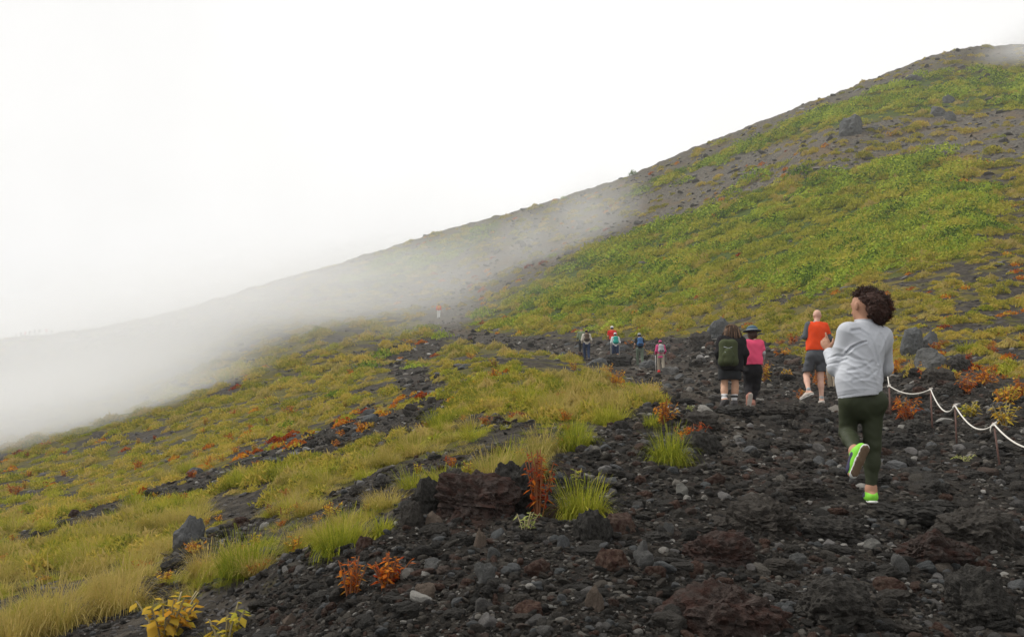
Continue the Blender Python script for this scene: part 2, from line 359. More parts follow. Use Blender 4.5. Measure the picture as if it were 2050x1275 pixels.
def ground_material():
    m = MT('volcanic_ground')
    bare = m.attr('bare'); trail = m.attr('trail'); scree = m.attr('scree'); green = m.attr('green')
    n1 = m.noise(1.3, 6, .6); n2 = m.noise(11, 6, .7); n3 = m.noise(60, 4, .7); nb = m.noise(.23, 5, .6); n4 = m.noise(3.5, 5, .65)
    soil = m.ramp(n2, [(.28, (.010,.0095,.009)), (.5, (.030,.0265,.0225)), (.66, (.064,.056,.047)), (.8, (.12,.11,.097))])
    soil = m.mix(m.math('MULTIPLY', m.math('SUBTRACT', n1, .57), 6, True), soil, (.062,.034,.026))
    soil = m.mix(m.math('MULTIPLY', m.math('SUBTRACT', n3, .64), 8, True), soil, (.2,.19,.17))
    soil = m.mix(m.math('MULTIPLY', m.math('MULTIPLY', m.attr('path'), m.math('ADD', n4, .1)), .75, True), soil, (.105,.088,.07))
    sc = m.ramp(n4, [(.33, (.035,.032,.027)), (.5, (.10,.09,.075)), (.68, (.20,.185,.155))])
    sc = m.mix(m.math('MULTIPLY', m.math('SUBTRACT', nb, .52), 5, True), sc, (.14,.10,.06))
    sl = m.ramp(n4, [(.33, (.016,.014,.012)), (.5, (.05,.043,.035)), (.7, (.12,.105,.085))])
    b = m.mix(trail, m.mix(scree, sl, sc), soil)
    veg = m.ramp(m.math('ADD', m.math('MULTIPLY', n4, .5), m.math('MULTIPLY', nb, .5)), [(.35, (.045,.045,.018)), (.5, (.10,.09,.025)), (.65, (.17,.13,.04))])
    gr = m.ramp(n4, [(.35, (.03,.05,.012)), (.6, (.08,.11,.02)), (.75, (.13,.13,.03))])
    veg = m.mix(green, veg, gr)
    edge = m.math('ADD', bare, m.math('MULTIPLY', m.math('SUBTRACT', n4, .5), 1.2))
    f = m.math('MULTIPLY', m.math('SUBTRACT', edge, .35), 3.2, True)
    c = m.mix(f, veg, b)
    h = m.math('ADD', m.math('MULTIPLY', n2, 1.0), m.math('ADD', m.math('MULTIPLY', n3, .35), m.math('MULTIPLY', n4, 1.5)))
    m.bsdf(c, .95, m.bump(h, 1.0, .06), .08)
    return m.m
M['ground'] = ground_material()

# ------------------------------------------------------------------ the ground sheet
def build_ground():
    ta = np.arctan(np.linspace(-.72, .72, 980)); az = np.r_[np.linspace(-math.pi, ta[0], 90)[:-1], ta, np.linspace(ta[-1], math.pi, 90)[1:]]
    r = np.r_[np.linspace(.25, 2.6, 24)[:-1], np.exp(np.linspace(math.log(2.6), math.log(20), 520))[:-1], np.exp(np.linspace(math.log(20), math.log(200), 420))[:-1], np.exp(np.linspace(math.log(200), math.log(1500), 30))]
    A, R = np.meshgrid(az, r, indexing='ij'); sh = A.shape
    x = (np.sin(A)*R).ravel(); y = (np.cos(A)*R).ravel()
    Z = zones(x, y); z = smooth_h(x, y) + relief(x, y, Z)
    na, nr = sh; idx = np.arange(na*nr).reshape(sh)
    q = np.stack([idx[:-1, :-1], idx[:-1, 1:], idx[1:, 1:], idx[1:, :-1]], -1).reshape(-1, 4)
    rr = np.hypot(x, y); fade = np.clip(1-(rr-48)/40, 0, 1); tr0 = Z['trail'].copy(); Z['trail'] = tr0*fade; Z['scree'] = np.maximum(Z['scree'], tr0*(1-fade))
    me = mesh_from('ground', np.c_[x, y, z], q[:, ::-1], M['ground'], True, dict(bare=Z['bare'], trail=np.maximum(Z['trail'], Z['streak']*.75), scree=Z['scree'], green=np.maximum(Z['green'], Z['top']), path=Z['path']))
    tag(link('ground', me), kind='structure')
build_ground()
# ------------------------------------------------------------------ rocks
def ico(sub):
    import bmesh
    bm = bmesh.new(); bmesh.ops.create_icosphere(bm, subdivisions=sub, radius=1.0)
    v = np.array([p.co[:] for p in bm.verts]); f = np.array([[q.index for q in p.verts] for p in bm.faces]); bm.free(); return v, f
def n3(p, s, seed):
    return (vnoise(p[:, 0]*s+seed, p[:, 1]*s-seed, seed)+vnoise(p[:, 1]*s+3.1, p[:, 2]*s+seed, seed+1)+vnoise(p[:, 2]*s-seed, p[:, 0]*s+7.7, seed+2))/3-.5
ICO = {k: ico(k) for k in (2, 3, 4, 5)}
def rock_mesh(name, seed, sub, mat, rough=.25, angular=0.0, flat=.7):
    v, f = ICO[sub]; v = v.copy(); rg = np.random.default_rng(seed)
    if angular:
        for i in range(11):                       # cut planes give facets
            d = rg.normal(size=3); d /= np.linalg.norm(d); k = rg.uniform(.55, .85)
            s = v@d; v = v - np.outer(np.maximum(s-k, 0)*angular, d)
    r = 1 + n3(v, 1.3, seed)*1.0 + n3(v, 3.1, seed+7)*.45*(1-.5*angular)
    if rough: r = r + n3(v, 7, seed+3)*rough + (n3(v, 15, seed+5)*rough*.7 if sub > 3 else 0) + (np.abs(n3(v, 26, seed+6))*rough*-.7 if sub > 4 else 0)
    v = v*r[:, None]; v[:, 2] *= flat; v /= np.abs(v[:, :2]).max()
    return mesh_from(name, v, f, mat, False)
# ------------------------------------------------------------------ plants
def blades(nb, L, W, spread, up=1.0, seg=3, seed=0, curve=.8, base=.1, heads=0.0):
    rg = np.random.default_rng(seed); V = []; Fc = []; RN = []; HH = []
    ang = rg.uniform(0, 2*math.pi, nb); rad = base*np.sqrt(rg.uniform(0, 1, nb)); ln = L*rg.uniform(.5, 1.1, nb); lean = rg.uniform(0.18, 1, nb)*spread
    da = ang + rg.normal(0, .5, nb); rn = rg.uniform(0, 1, nb)
    ts = np.linspace(0, 1, seg+1); base_i = 0
    for i in range(nb):
        d = np.array([math.cos(da[i]), math.sin(da[i])]); s = np.array([-d[1], d[0]])
        a0 = lean[i]*.5; a1 = lean[i]*(1+curve*1.6)
        p = np.array([math.cos(ang[i])*rad[i], math.sin(ang[i])*rad[i], 0.0]); hd = rg.uniform() < heads
        for k, tq in enumerate(ts):
            if k:
                th = a0+(a1-a0)*(tq-.5/seg); st = ln[i]/seg
                p = p + np.array([d[0]*math.sin(th)*st, d[1]*math.sin(th)*st, math.cos(th)*st*up])
            w = W*(1-tq*.85)*.5 if not hd else W*(.35 if tq < .7 else .9)*.5
            V += [[p[0]-s[0]*w, p[1]-s[1]*w, p[2]], [p[0]+s[0]*w, p[1]+s[1]*w, p[2]]]; RN += [rn[i]]*2; HH += [tq]*2
        for k in range(seg):
            b = base_i+2*k; Fc.append([b, b+1, b+3, b+2])
        base_i += 2*(seg+1)
    return np.array(V), np.array(Fc), np.array(RN), np.array(HH)
def leafcloud(nl, R, H, size, seed, elong=2.2, shell=.5, upright=.4):
    rg = np.random.default_rng(seed); V = []; Fc = []; RN = []; HH = []
    for i in range(nl):
        a = rg.uniform(0, 2*math.pi); rr = math.sqrt(rg.uniform(0, 1)); top = H*math.sqrt(max(0, 1-rr*rr*.9)); h = top*(1-shell*rg.uniform(0, 1)**1.5)
        lump = 1+.3*math.sin(a*3+seed)+.18*math.sin(a*7+2*seed)
        c = np.array([math.cos(a)*rr*R*lump, math.sin(a)*rr*R*lump, h*(.8+.35*math.sin(a*5+rr*6+seed))])
        nrm = np.array([math.cos(a)*rr, math.sin(a)*rr, .6])+rg.normal(0, .5, 3); nrm /= np.linalg.norm(nrm)
        t = np.cross(nrm, rg.normal(size=3)); t /= np.linalg.norm(t)+1e-9; t[2] += upright; b = np.cross(nrm, t); b /= np.linalg.norm(b)+1e-9
        s = size*rg.uniform(.6, 1.3); k = len(V)
        V += [c-t*s*elong*.5, c+b*s*.5, c+t*s*elong*.5, c-b*s*.5]; Fc.append([k, k+1, k+2, k+3]); r_ = rg.uniform(); RN += [r_]*4; HH += [h/H]*4
    return np.array(V), np.array(Fc), np.array(RN), np.array(HH)
def stemplant(ns, H, R, leaf, seed, droop=.3, per=7, lw=.38):
    """upright stems with pointed leaves; returns leaves and stems"""
    rg = np.random.default_rng(seed); V = []; Fc = []; RN = []; HH = []; SV = []; SF = []
    for i in range(ns):
        a = rg.uniform(0, 2*math.pi); le = rg.uniform(.1, 1)*R; h = H*rg.uniform(.6, 1.05); p0 = np.array([math.cos(a)*le*.2, math.sin(a)*le*.2, -.02]); p1 = np.array([math.cos(a)*le, math.sin(a)*le, h])
        mid = (p0+p1)/2+np.array([0, 0, .12*h]); pts = [p0, mid, p1]; w = leaf*.045+.002
        k = len(SV)
        for q in pts:
            for j in range(3): SV.append(q+w*np.array([math.cos(j*2.1), math.sin(j*2.1), 0]))
        for s_ in range(2):
            for j in range(3): SF.append([k+s_*3+j, k+s_*3+(j+1) % 3, k+s_*3+3+(j+1) % 3, k+s_*3+3+j])
        rs = rg.uniform(0, 1)
        for j in range(per):
            tq = .25+.75*(j+rg.uniform(0, .8))/per; tq = min(tq, 1)
            q = (1-tq)**2*p0+2*tq*(1-tq)*mid+tq*tq*p1; la = rg.uniform(0, 2*math.pi); el = rg.uniform(-.3, 1.1)-droop*.5
            d = np.array([math.cos(la)*math.cos(el), math.sin(la)*math.cos(el), math.sin(el)]); s = np.array([-math.sin(la), math.cos(la), rg.uniform(-.4, .4)])
            Ls = leaf*rg.uniform(.6, 1.15)*(1.1-.4*tq); kk = len(V); up = np.cross(d, s)*Ls*.12
            V += [q, q+d*Ls*.45+s*Ls*lw*.5-up, q+d*Ls-np.array([0, 0, Ls*droop*.5]), q+d*Ls*.45-s*Ls*lw*.5-up, q+d*Ls*.45]
            Fc += [[kk, kk+1, kk+4], [kk+1, kk+2, kk+4], [kk+2, kk+3, kk+4], [kk+3, kk, kk+4]]
            r_ = np.clip(rs*.6+rg.uniform(0, .5), 0, 1); RN += [r_]*5; HH += [tq]*5
    return (np.array(V), np.array(Fc), np.array(RN), np.array(HH)), (np.array(SV), np.array(SF))
def plant_mesh(name, g, mat): return mesh_from(name, g[0], g[1], mat, True, dict(rnd=g[2], hh=g[3]))
M['stem'] = M_plain('dry_stem', (.3, .12, .05), .8, 30, .3)
M['stempale'] = M_plain('pale_stem', (.42, .36, .2), .8, 30, .2)

def proto_set(prefix, meshes):
    c = bpy.data.collections.new(prefix)                 # source shapes for the ground cover; not linked to the scene
    for i, me in enumerate(meshes):
        o = bpy.data.objects.new('%s_%02d' % (prefix, i), me); c.objects.link(o)
    return c
def scatter(name, pts, rots, scls, idx, coll, label=None):
    me = bpy.data.meshes.new(name); me.vertices.add(len(pts)); me.vertices.foreach_set('co', np.asarray(pts, np.float32).ravel())
    for nm, ty, d, key in (('rot', 'FLOAT_VECTOR', rots, 'vector'), ('scl', 'FLOAT_VECTOR', scls, 'vector')):
        a = me.attributes.new(nm, ty, 'POINT'); a.data.foreach_set(key, np.asarray(d, np.float32).ravel())
    a = me.attributes.new('pick', 'INT', 'POINT'); a.data.foreach_set('value', np.asarray(idx, np.int32)); me.update()
    o = link(name, me); tag(o, label, None, None, 'stuff')
    ng = bpy.data.node_groups.new(name+'_scatter', 'GeometryNodeTree')
    ng.interface.new_socket('Geometry', in_out='INPUT', socket_type='NodeSocketGeometry'); ng.interface.new_socket('Geometry', in_out='OUTPUT', socket_type='NodeSocketGeometry')
    gi = ng.nodes.new('NodeGroupInput'); go = ng.nodes.new('NodeGroupOutput'); ip = ng.nodes.new('GeometryNodeInstanceOnPoints'); ci = ng.nodes.new('GeometryNodeCollectionInfo')
    ci.inputs['Collection'].default_value = coll; ci.inputs['Separate Children'].default_value = True; ci.inputs['Reset Children'].default_value = True
    def na(nm, dt):
        q = ng.nodes.new('GeometryNodeInputNamedAttribute'); q.data_type = dt; q.inputs['Name'].default_value = nm
        return q.outputs[0]
    L = ng.links.new
    L(gi.outputs[0], ip.inputs['Points']); L(ci.outputs[0], ip.inputs['Instance']); ip.inputs['Pick Instance'].default_value = True
    L(na('pick', 'INT'), ip.inputs['Instance Index']); L(na('rot', 'FLOAT_VECTOR'), ip.inputs['Rotation']); L(na('scl', 'FLOAT_VECTOR'), ip.inputs['Scale'])
    L(ip.outputs[0], go.inputs[0])
    md = o.modifiers.new('scatter', 'NODES'); md.node_group = ng
    return o

# ------------------------------------------------------------------ scattered ground cover
def sample(nn, u0, u1, v0, v1, seed):
    rg = np.random.default_rng(seed); u = rg.uniform(u0, u1, nn); v = rg.uniform(v0, v1, nn)
    Y, t = hit(u, v); ok = ~np.isnan(Y) & (Y < 170); Y = Y[ok]; x = t[ok]*Y; return x, Y
def place(x, y):
    Z = zones(x, y); z = smooth_h(x, y)+relief(x, y, Z); return z, Z
def slope_rot(x, y, k=.8):
    e = .3; dx = (smooth_h(x+e, y)-smooth_h(x-e, y))/(2*e); dy = (smooth_h(x, y+e)-smooth_h(x, y-e))/(2*e)
    return np.arctan(dy*k), -np.arctan(dx*k)

def build_gravel():
    rg = np.random.default_rng(5)
    ms = [rock_mesh('stone', 100+i, 2, M['gravel'], .15, .9 if i % 2 else .4, .55+.1*(i % 4)) for i in range(10)]
    c = proto_set('gravel_source', ms)
    x, y = sample(60000, -60, 2110, 640, 1330, 21)
    z, Z = place(x, y); keep = rg.uniform(size=len(x)) < np.maximum(Z['trail'], Z['streak']*.8)
    x, y, z = x[keep], y[keep], z[keep]
    for fa, fb, fc in FEET: q = np.hypot(x-fa, y-fb) > .22; x, y, z = x[q], y[q], z[q]
    px = np.exp(rg.normal(1.15, .50, len(x))); px = np.minimum(px, 16)        # half-size in photo pixels at a mid distance
    s = px*np.clip(y, 3, 60)/F; s = np.minimum(s, .16)
    sc = np.c_[s*rg.uniform(.7, 1.4, len(x)), s*rg.uniform(.7, 1.3, len(x)), s*rg.uniform(.5, 1.1, len(x))]
    rot = np.c_[rg.uniform(-.5, .5, len(x)), rg.uniform(-.5, .5, len(x)), rg.uniform(0, 6.28, len(x))]
    scatter('gravel', np.c_[x, y, z+s*.15], rot, sc, rg.integers(0, 10, len(x)), c, 'dark volcanic gravel and small mixed stones covering the trail')
build_gravel()
def build_rubble():
    rg = np.random.default_rng(15)
    ms = [rock_mesh('rubble', 150+i, 4, M['lava'] if i < 4 else M[('gravel', 'slate', 'gravel', 'brownrock', 'hillstone')[i-4]], .38 if i < 5 else .2, .5, .8) for i in range(9)]
    c = proto_set('rubble_source', ms)
    x, y = sample(16000, -60, 2110, 660, 1330, 27); z, Z = place(x, y)
    keep = rg.uniform(size=len(x)) < Z['trail']*.42+Z['streak']*.2
    for fa, fb, fc in FEET: keep &= np.hypot(x-fa, y-fb) > .42
    x, y, z = x[keep], y[keep], z[keep]; px = np.exp(rg.normal(2.1, .42, len(x))); s = np.minimum(px, 30)*np.clip(y, 3, 45)/F; s = np.minimum(s, .3)
    sc = np.c_[s*rg.uniform(.8, 1.4, len(x)), s*rg.uniform(.7, 1.2, len(x)), s*rg.uniform(.6, 1.1, len(x))]
    scatter('rubble', np.c_[x, y, z+s*.12], np.c_[rg.uniform(-.5, .5, len(x)), rg.uniform(-.5, .5, len(x)), rg.uniform(0, 6.28, len(x))], sc, rg.integers(0, 9, len(x)), c, 'rough dark lava rubble strewn over the trail')
build_rubble()
def build_hillstones():
    rg = np.random.default_rng(6)
    ms = [rock_mesh('stone', 200+i, 2, M['hillstone'], .15, .8, .6) for i in range(6)]
    c = proto_set('scree_source', ms)
    x, y = sample(46000, -60, 2110, 80, 1275, 22)
    z, Z = place(x, y)
    keep = rg.uniform(size=len(x)) < np.clip(Z['bare']*(1-Z['trail'])*.85+.05, 0, 1)
    x, y, z = x[keep], y[keep], z[keep]
    px = np.minimum(np.exp(rg.normal(.85, .6, len(x))), 12); s = np.clip(px*y/F, .02, .75)
    sc = np.c_[s*rg.uniform(.8, 1.6, len(x)), s*rg.uniform(.8, 1.4, len(x)), s*rg.uniform(.5, 1., len(x))]
    rx, ry = slope_rot(x, y)
    scatter('scree', np.c_[x, y, z], np.c_[rx+rg.uniform(-.3, .3, len(x)), ry, rg.uniform(0, 6.28, len(x))], sc, rg.integers(0, 6, len(x)), c, 'grey loose scree and stones lying over the bare parts of the slope')
build_hillstones()

def build_cover():
    rg = np.random.default_rng(8)
    near = [plant_mesh('tuft', blades(130, .28, .0068, 1.2, seed=i, base=.12, heads=.15), M['straw' if i % 2 else 'grass']) for i in range(6)]
    far = [plant_mesh('clump', leafcloud(250, .5, .38, .056, 30+i, 3.4, .45, .8), M['moss' if i < 2 else ('straw' if i == 3 else 'grass')]) for i in range(5)]
    shr = [plant_mesh('bushlet', leafcloud(400, .8, .50, .062, 50+i, 2.2, .45, .3), M['shrub' if i < 3 else 'grass']) for i in range(5)]
    ora = [plant_mesh('autumn', leafcloud(60, .4, .25, .10, 70+i, 2.0, .7, .4), M[k]) for i, k in enumerate(('orange', 'orange', 'red', 'yellow'))]
    coll = proto_set('cover_source', near+far+shr+ora)         # near 0-5, far 6-10, shrubs 11-15, autumn 16-19
    P, R, S, I = [], [], [], []
    def put(x, y, z, s, sz, idx, k=.8):
        rx, ry = slope_rot(x, y, k); P.append(np.c_[x, y, z-.02]); R.append(np.c_[rx, ry, rg.uniform(-.6, .6, len(x))*0+rg.uniform(0, 6.28, len(x))*(k < .5)])
        S.append(np.c_[s, s, sz]); I.append(idx)
    # near blades
    x, y = sample(15000, -60, 1700, 760, 1330, 31); z, Z = place(x, y)
    w = (1-Z['bare'])*np.clip((19-y)/7, 0, 1)*np.clip((fbm(x*1.6, y*1.6, 95, 2)-.44)*7, 0, 1); k = rg.uniform(size=len(x)) < w; x, y, z = x[k], y[k], z[k]
    s = rg.uniform(.24, .62, len(x))*np.clip(y/9, .75, 1.15); tan = fbm(x*.5, y*.5, 90, 3)+rg.normal(0, .1, len(x)) > .47
    put(x, y, z, s, s*rg.uniform(.6, 1.0, len(x)), rg.integers(0, 3, len(x))*2+tan, .4)
    # farther cushions
    x, y = sample(64000, -60, 2110, 80, 1275, 32); z, Z = place(x, y)
    w = (1-Z['bare']*1.02)*np.clip((y-10)/6, 0, 1)*np.clip((fbm(x*.9, y*.9, 96, 2)-.36)*6, .14, 1)+(.02+.14*Z['scree'])*(y > 14)*(1-Z['trail']); k = rg.uniform(size=len(x)) < w; x, y, z = x[k], y[k], z[k]; g = np.maximum(Z['green'], Z['top'])[k]
    s = (.30+1.15*rg.uniform(0, 1, len(x))**2.2)*np.clip(y/60, .42, 1.3); n = fbm(x*.22, y*.22, 91, 3)+rg.normal(0, .07, len(x))
    gi = (n-.5)*3+g*1.1-.35 > rg.uniform(0, 1, len(x)); idx = np.where(gi, 8+2*rg.integers(0, 2, len(x)), np.where(rg.uniform(size=len(x)) < .22, 9, rg.integers(6, 8, len(x))))
    put(x, y, z, s, s*rg.uniform(.5, 1.1, len(x)), idx)
    # low green shrubs in the green belts
    x, y = sample(15000, 500, 2110, 120, 760, 33); z, Z = place(x, y); cl = fbm(x*.09+.03*y, y*.26, 92, 4)
    w = np.clip(np.maximum(Z['green'], Z['top']*.9)*np.clip((cl-.48)*9, 0, 1)*.8+.006, 0, 1)*(1-Z['trail'])*(1-Z['scree']*.6)*(y > 38); k = rg.uniform(size=len(x)) < w; x, y, z = x[k], y[k], z[k]
    s = rg.uniform(.8, 2.4, len(x))*np.clip(y/85, .5, 1.2)
    put(x, y, z, s*rg.uniform(.8, 1.3, len(x)), s*rg.uniform(.6, 1.1, len(x)), 11+rg.integers(0, 5, len(x)))
    # autumn-coloured scatter
    x, y = sample(5200, -60, 2110, 300, 1100, 34); z, Z = place(x, y)
    w = np.clip(.10+.5*Z['scree']*np.clip((fbm(x*.15, y*.15, 93, 3)-.42)*6, 0, 1)+.3*Z['bare'], 0, .6)*(1-Z['trail'])*(y > 18); k = rg.uniform(size=len(x)) < w*.8; x, y, z = x[k], y[k], z[k]
    s = rg.uniform(.5, 1.2, len(x))*np.clip(y/60, .55, 1.3)
    put(x, y, z, s, s, 16+rg.integers(0, 4, len(x)))
    scatter('ground_cover', np.concatenate(P), np.concatenate(R), np.concatenate(S), np.concatenate(I), coll, 'yellow-green grass, cushion plants and low shrubs covering the slope')
    print('cover', sum(len(p) for p in P))
build_cover()

# ------------------------------------------------------------------ rocks one can point to
ROCKS = [ # u, v(base), width px, height px, mesh kind, label
 (945,1062,180,80,'redlava',"large rough lava boulder with a rust-red face, below the red plant on the trail edge"),
 (1030,1040,120,95,'lava',"black craggy lava boulder behind the rust-red one, at the foot of the tall red plant"),
 (905,1012,95,60,'lava',"black lava lump on top of the trail edge behind the rust-red boulder, grass behind it"),
 (858,1050,70,55,'lava',"dark lava rock at the grassy trail edge, left neighbour of the rust-red boulder"),
 (822,1085,62,52,'lava',"rounded brown-black rock beside the tan stone at the trail edge"),
 (868,1078,38,26,'tanrock',"flat tan stone resting between the rounded dark rock and the rust-red boulder"),
 (1185,1100,75,70,'lava',"upright black rock with a smooth grey face below the grass tussock"),
 (1248,1085,75,45,'brownrock',"low brown-topped rock right of the upright black rock"),
 (1545,1092,170,75,'lava',"big dark lava boulder in the middle of the trail below the woman's path"),
 (1680,1092,145,44,'lava',"broad dark lava block adjoining the big boulder, right under the woman's planted foot"),
 (1445,1148,165,62,'redlava',"reddish-brown lava slab in front of the big dark boulder"),
 (1860,1062,190,52,'lava',"long dark lava ledge right of the woman's planted foot"),
 (1985,1120,175,85,'lava',"large knobbly dark boulder at the right edge of the trail"),
 (1890,1160,150,60,'redlava',"rusty red lava rock under the large knobbly boulder"),
 (1470,1300,270,125,'redlava',"huge red-brown lava boulder cut by the bottom of the view"),
 (1700,1290,190,75,'lava',"dark lava boulder next to the huge red-brown one at the bottom of the view"),
 (1990,1290,170,110,'lava',"dark boulder in the bottom right corner"),
 (1602,1008,120,38,'lava',"flat dark rock on the trail left of the woman's planted foot"),
 (1405,925,75,52,'lava',"dark block on the right side of the round green tussock"),
 (1405,868,85,36,'lava',"dark angular rock at the left end of the rock step, beside the orange plant"),
 (1480,852,105,27,'lava',"dark flat rock of the rock step below the hiker with dreadlocks"),
 (1572,846,100,26,'lava',"long dark rock of the rock step between the pairs of walkers"),
 (1650,848,80,30,'lava',"dark rock at the right end of the rock step, below the man in orange"),
 (1800,905,110,42,'lava',"dark lava mound right of the woman's raised foot"),
 (1812,952,70,36,'lava',"black hollowed rock right of the woman's shin"),
 (1405,702,52,34,'lava',"dark block standing beside the trail behind the hiker with dreadlocks, nearer the path"),
 (1440,680,48,38,'slate',"blue-grey rock on the bank directly behind the head of the hiker with dreadlocks"),
 (1838,712,62,48,'slate',"pale grey-green smooth boulder on the grassy slope right of the woman's shoulder"),
 (1868,700,44,36,'slate',"darker grey boulder leaning on the smooth grey-green boulder"),
 (1868,742,72,46,'greyrock',"grey angular boulder with a light slanting face below the pair of grey boulders"),
 (1925,745,55,36,'lava',"dark overhanging rock under a grass tuft right of the grey angular boulder"),
 (1885,778,75,34,'lava',"dark lumpy rock above the rope fence, below the grey angular boulder"),
 (1925,800,60,26,'lava',"dark low rock with white scratches above the rope fence"),
 (1715,270,64,44,'slate',"big weathered grey boulder high on the hill, by the bright yellow patch"),
 (1757,263,26,13,'greyrock',"small pale slab beside the big weathered hill boulder"),
 (1882,236,40,22,'slate',"dark grey rock high on the hill, left of a pointed light one"),
 (1906,246,26,32,'greyrock',"light pointed rock high on the hill under the top shrubs"),
 (1905,206,34,20,'slate',"dark outcrop near the top of the hill above the pointed light rock"),
 (1830,165,46,18,'slate',"dark outcrop just under the summit ridge"),
 (1448,222,1,1,None,""),
 (372,1098,62,52,'slate',"blue-grey block standing in the foreground grass on the slope"),
 (762,988,46,28,'lava',"dark boulder in the yellow grass left of the trail edge"),
 (385,955,38,18,'slate',"small grey rock in the grass near the mist"),
 (1237,737,70,26,'lava',"big dark boulder on the trail below the hiker with the teal backpack"),
 (1196,736,48,18,'slate',"grey flat rock left of the big dark boulder near the far hikers"),
 (1300,740,42,16,'slate',"grey rock on the trail between the blue-pack hiker and the pink-jacket hiker"),
 (1348,752,28,12,'greyrock',"small grey rock on the trail right of the pink-jacket hiker"),
 (1365,1008,28,20,'palerock',"bright pale stone on the trail right of the grass tussock"),
 (1750,1122,36,26,'palerock',"pale cream stone between the dark blocks below the woman"),
 (1808,1168,34,32,'greyrock',"light grey wedge-shaped stone with white marks by the rusty rock"),
 (960,1122,26,48,'tanrock',"upright tan and white stone below the rust-red boulder"),
 (725,1128,36,28,'brownrock',"brown rounded stone on the trail edge above the red seedlings"),
 (970,1212,44,34,'greyrock',"blue-grey rounded stone in the gravel at the lower middle"),
 (864,1175,48,26,'greyrock',"grey wedge stone right of the red and yellow seedlings"),
 (847,1240,42,28,'tanrock',"tan-grey rounded stone at the bottom, below the red seedlings"),
 (580,1260,32,20,'tanrock',"small pinkish stone in black gravel near the yellow plants"),
 (1060,1268,68,26,'brownrock',"flat orange-brown stone at the bottom of the view"),
 (1225,1185,70,38,'brownrock',"dark brown rock with an ochre side in the lower middle gravel"),
 (1292,1172,46,26,'greyrock',"flat grey stone right of the dark brown rock with the ochre side"),
 (1192,1262,40,40,'tanrock',"knobbly tan stone at the bottom between the orange-brown stone and the huge boulder"),
 (1600,1150,38,24,'greyrock',"small grey stone right of the reddish-brown slab"),
 (990,1135,26,20,'greyrock',"light grey triangular stone right of the upright tan and white stone"),
 (1288,1122,28,24,'greyrock',"grey pointed stone above the flat stone in the middle gravel"),
 (1655,1034,34,18,'palerock',"pale stone on the trail just left of the planted shoe"),
 (1340,1088,22,22,'greyrock',"light grey stone between the brown-topped rock and the reddish-brown slab"),
 (1790,1215,60,26,'brownrock',"brown wedge stone in the lower right gravel"),
 (1478,886,18,10,'palerock',"small pale stone on the trail above the big dark boulder"),
 (1130,1125,34,22,'slate',"slate grey stone below the trailing pale plant"),
 (640,1225,70,22,'lava',"flat black rock flecked with white lichen near the bottom left of the trail"),
 (905,930,1,1,None,""),
 (930,740,30,10,'slate',"grey flat stone on the left slope between yellow tufts"),
 (862,795,26,12,'palerock',"pale stone in the dark gully of the left slope"),
]
_proto_rock = {}
def rock_proto(kind, big, k):
    key = (kind, big, k)
    if key not in _proto_rock:
        ang = {'lava': .5, 'redlava': .45, 'brownrock': .6, 'slate': .6, 'greyrock': .75}.get(kind, .9)
        _proto_rock[key] = rock_mesh('rock', 300+hash((len(kind), k))%50+k*13+len(kind), 5 if big else 4, M[kind], .42 if kind in ('lava', 'redlava') else .26, ang, 1.0)
    return _proto_rock[key]
def build_rocks():
    rg = np.random.default_rng(9)
    for i, (u, v, w, h, kind, lab) in enumerate(ROCKS):
        if not kind: continue
        p = at(u, v-2); ppm = F/max(p.y, 1); rw = w/ppm*.5*1.08; rh = h/ppm
        o = link('boulder' if w*p.y/F > .3 else 'rock', rock_proto(kind, w > 90, i % 6), None, None, (0, rg.uniform(-.12, .12), [0, 2.9, 5.9, 3.3][i % 4]))
        o.location = (p.x, p.y+rw*.5, p.z+rh*.27); o.scale = (rw, rw*.8, rh*.95)
        tag(o, lab, 'boulder' if o.name.startswith('boulder') else 'rock')
    # many alike: medium stones on the trail
    kinds = [('lava', 110, "dark rough lava lump lying loose on the trail gravel"), ('slate', 50, "small slate-grey stone lying loose on the trail gravel"), ('brownrock', 30, "small brown stone lying loose on the trail gravel"),
             ('tanrock', 16, "small tan stone lying loose on the trail gravel"), ('palerock', 14, "small whitish stone lying loose on the trail gravel")]
    x, y = sample(9000, 480, 2080, 800, 1300, 77); z, Z = place(x, y); k = Z['trail'] > .8; x, y, z = x[k], y[k], z[k]; j = 0
    for kind, nn, lab in kinds:
        for i in range(nn):
            px = (rg.uniform(26, 85) if kind == 'lava' else rg.uniform(10, 26)); s = px*y[j]/F*.5
            if any((x[j]-a)**2+(y[j]-b)**2 < (.3+s)**2 for a, b, c in FEET): x[j] += .5
            o = link('stone', rock_proto(kind, False, i % 6), None, (x[j], y[j], z[j]+s*.05), (rg.uniform(-.2, .2), rg.uniform(-.2, .2), rg.uniform(0, 6.28)), (s*rg.uniform(.8, 1.3), s*rg.uniform(.7, 1.1), s*rg.uniform(.35, .7)))
            tag(o, lab, 'stone', {'lava': 'dark lava lumps on the trail', 'slate': 'slate-grey stones on the trail', 'brownrock': 'brown stones on the trail', 'tanrock': 'tan stones on the trail', 'palerock': 'whitish stones on the trail'}[kind]); j += 1
build_rocks()

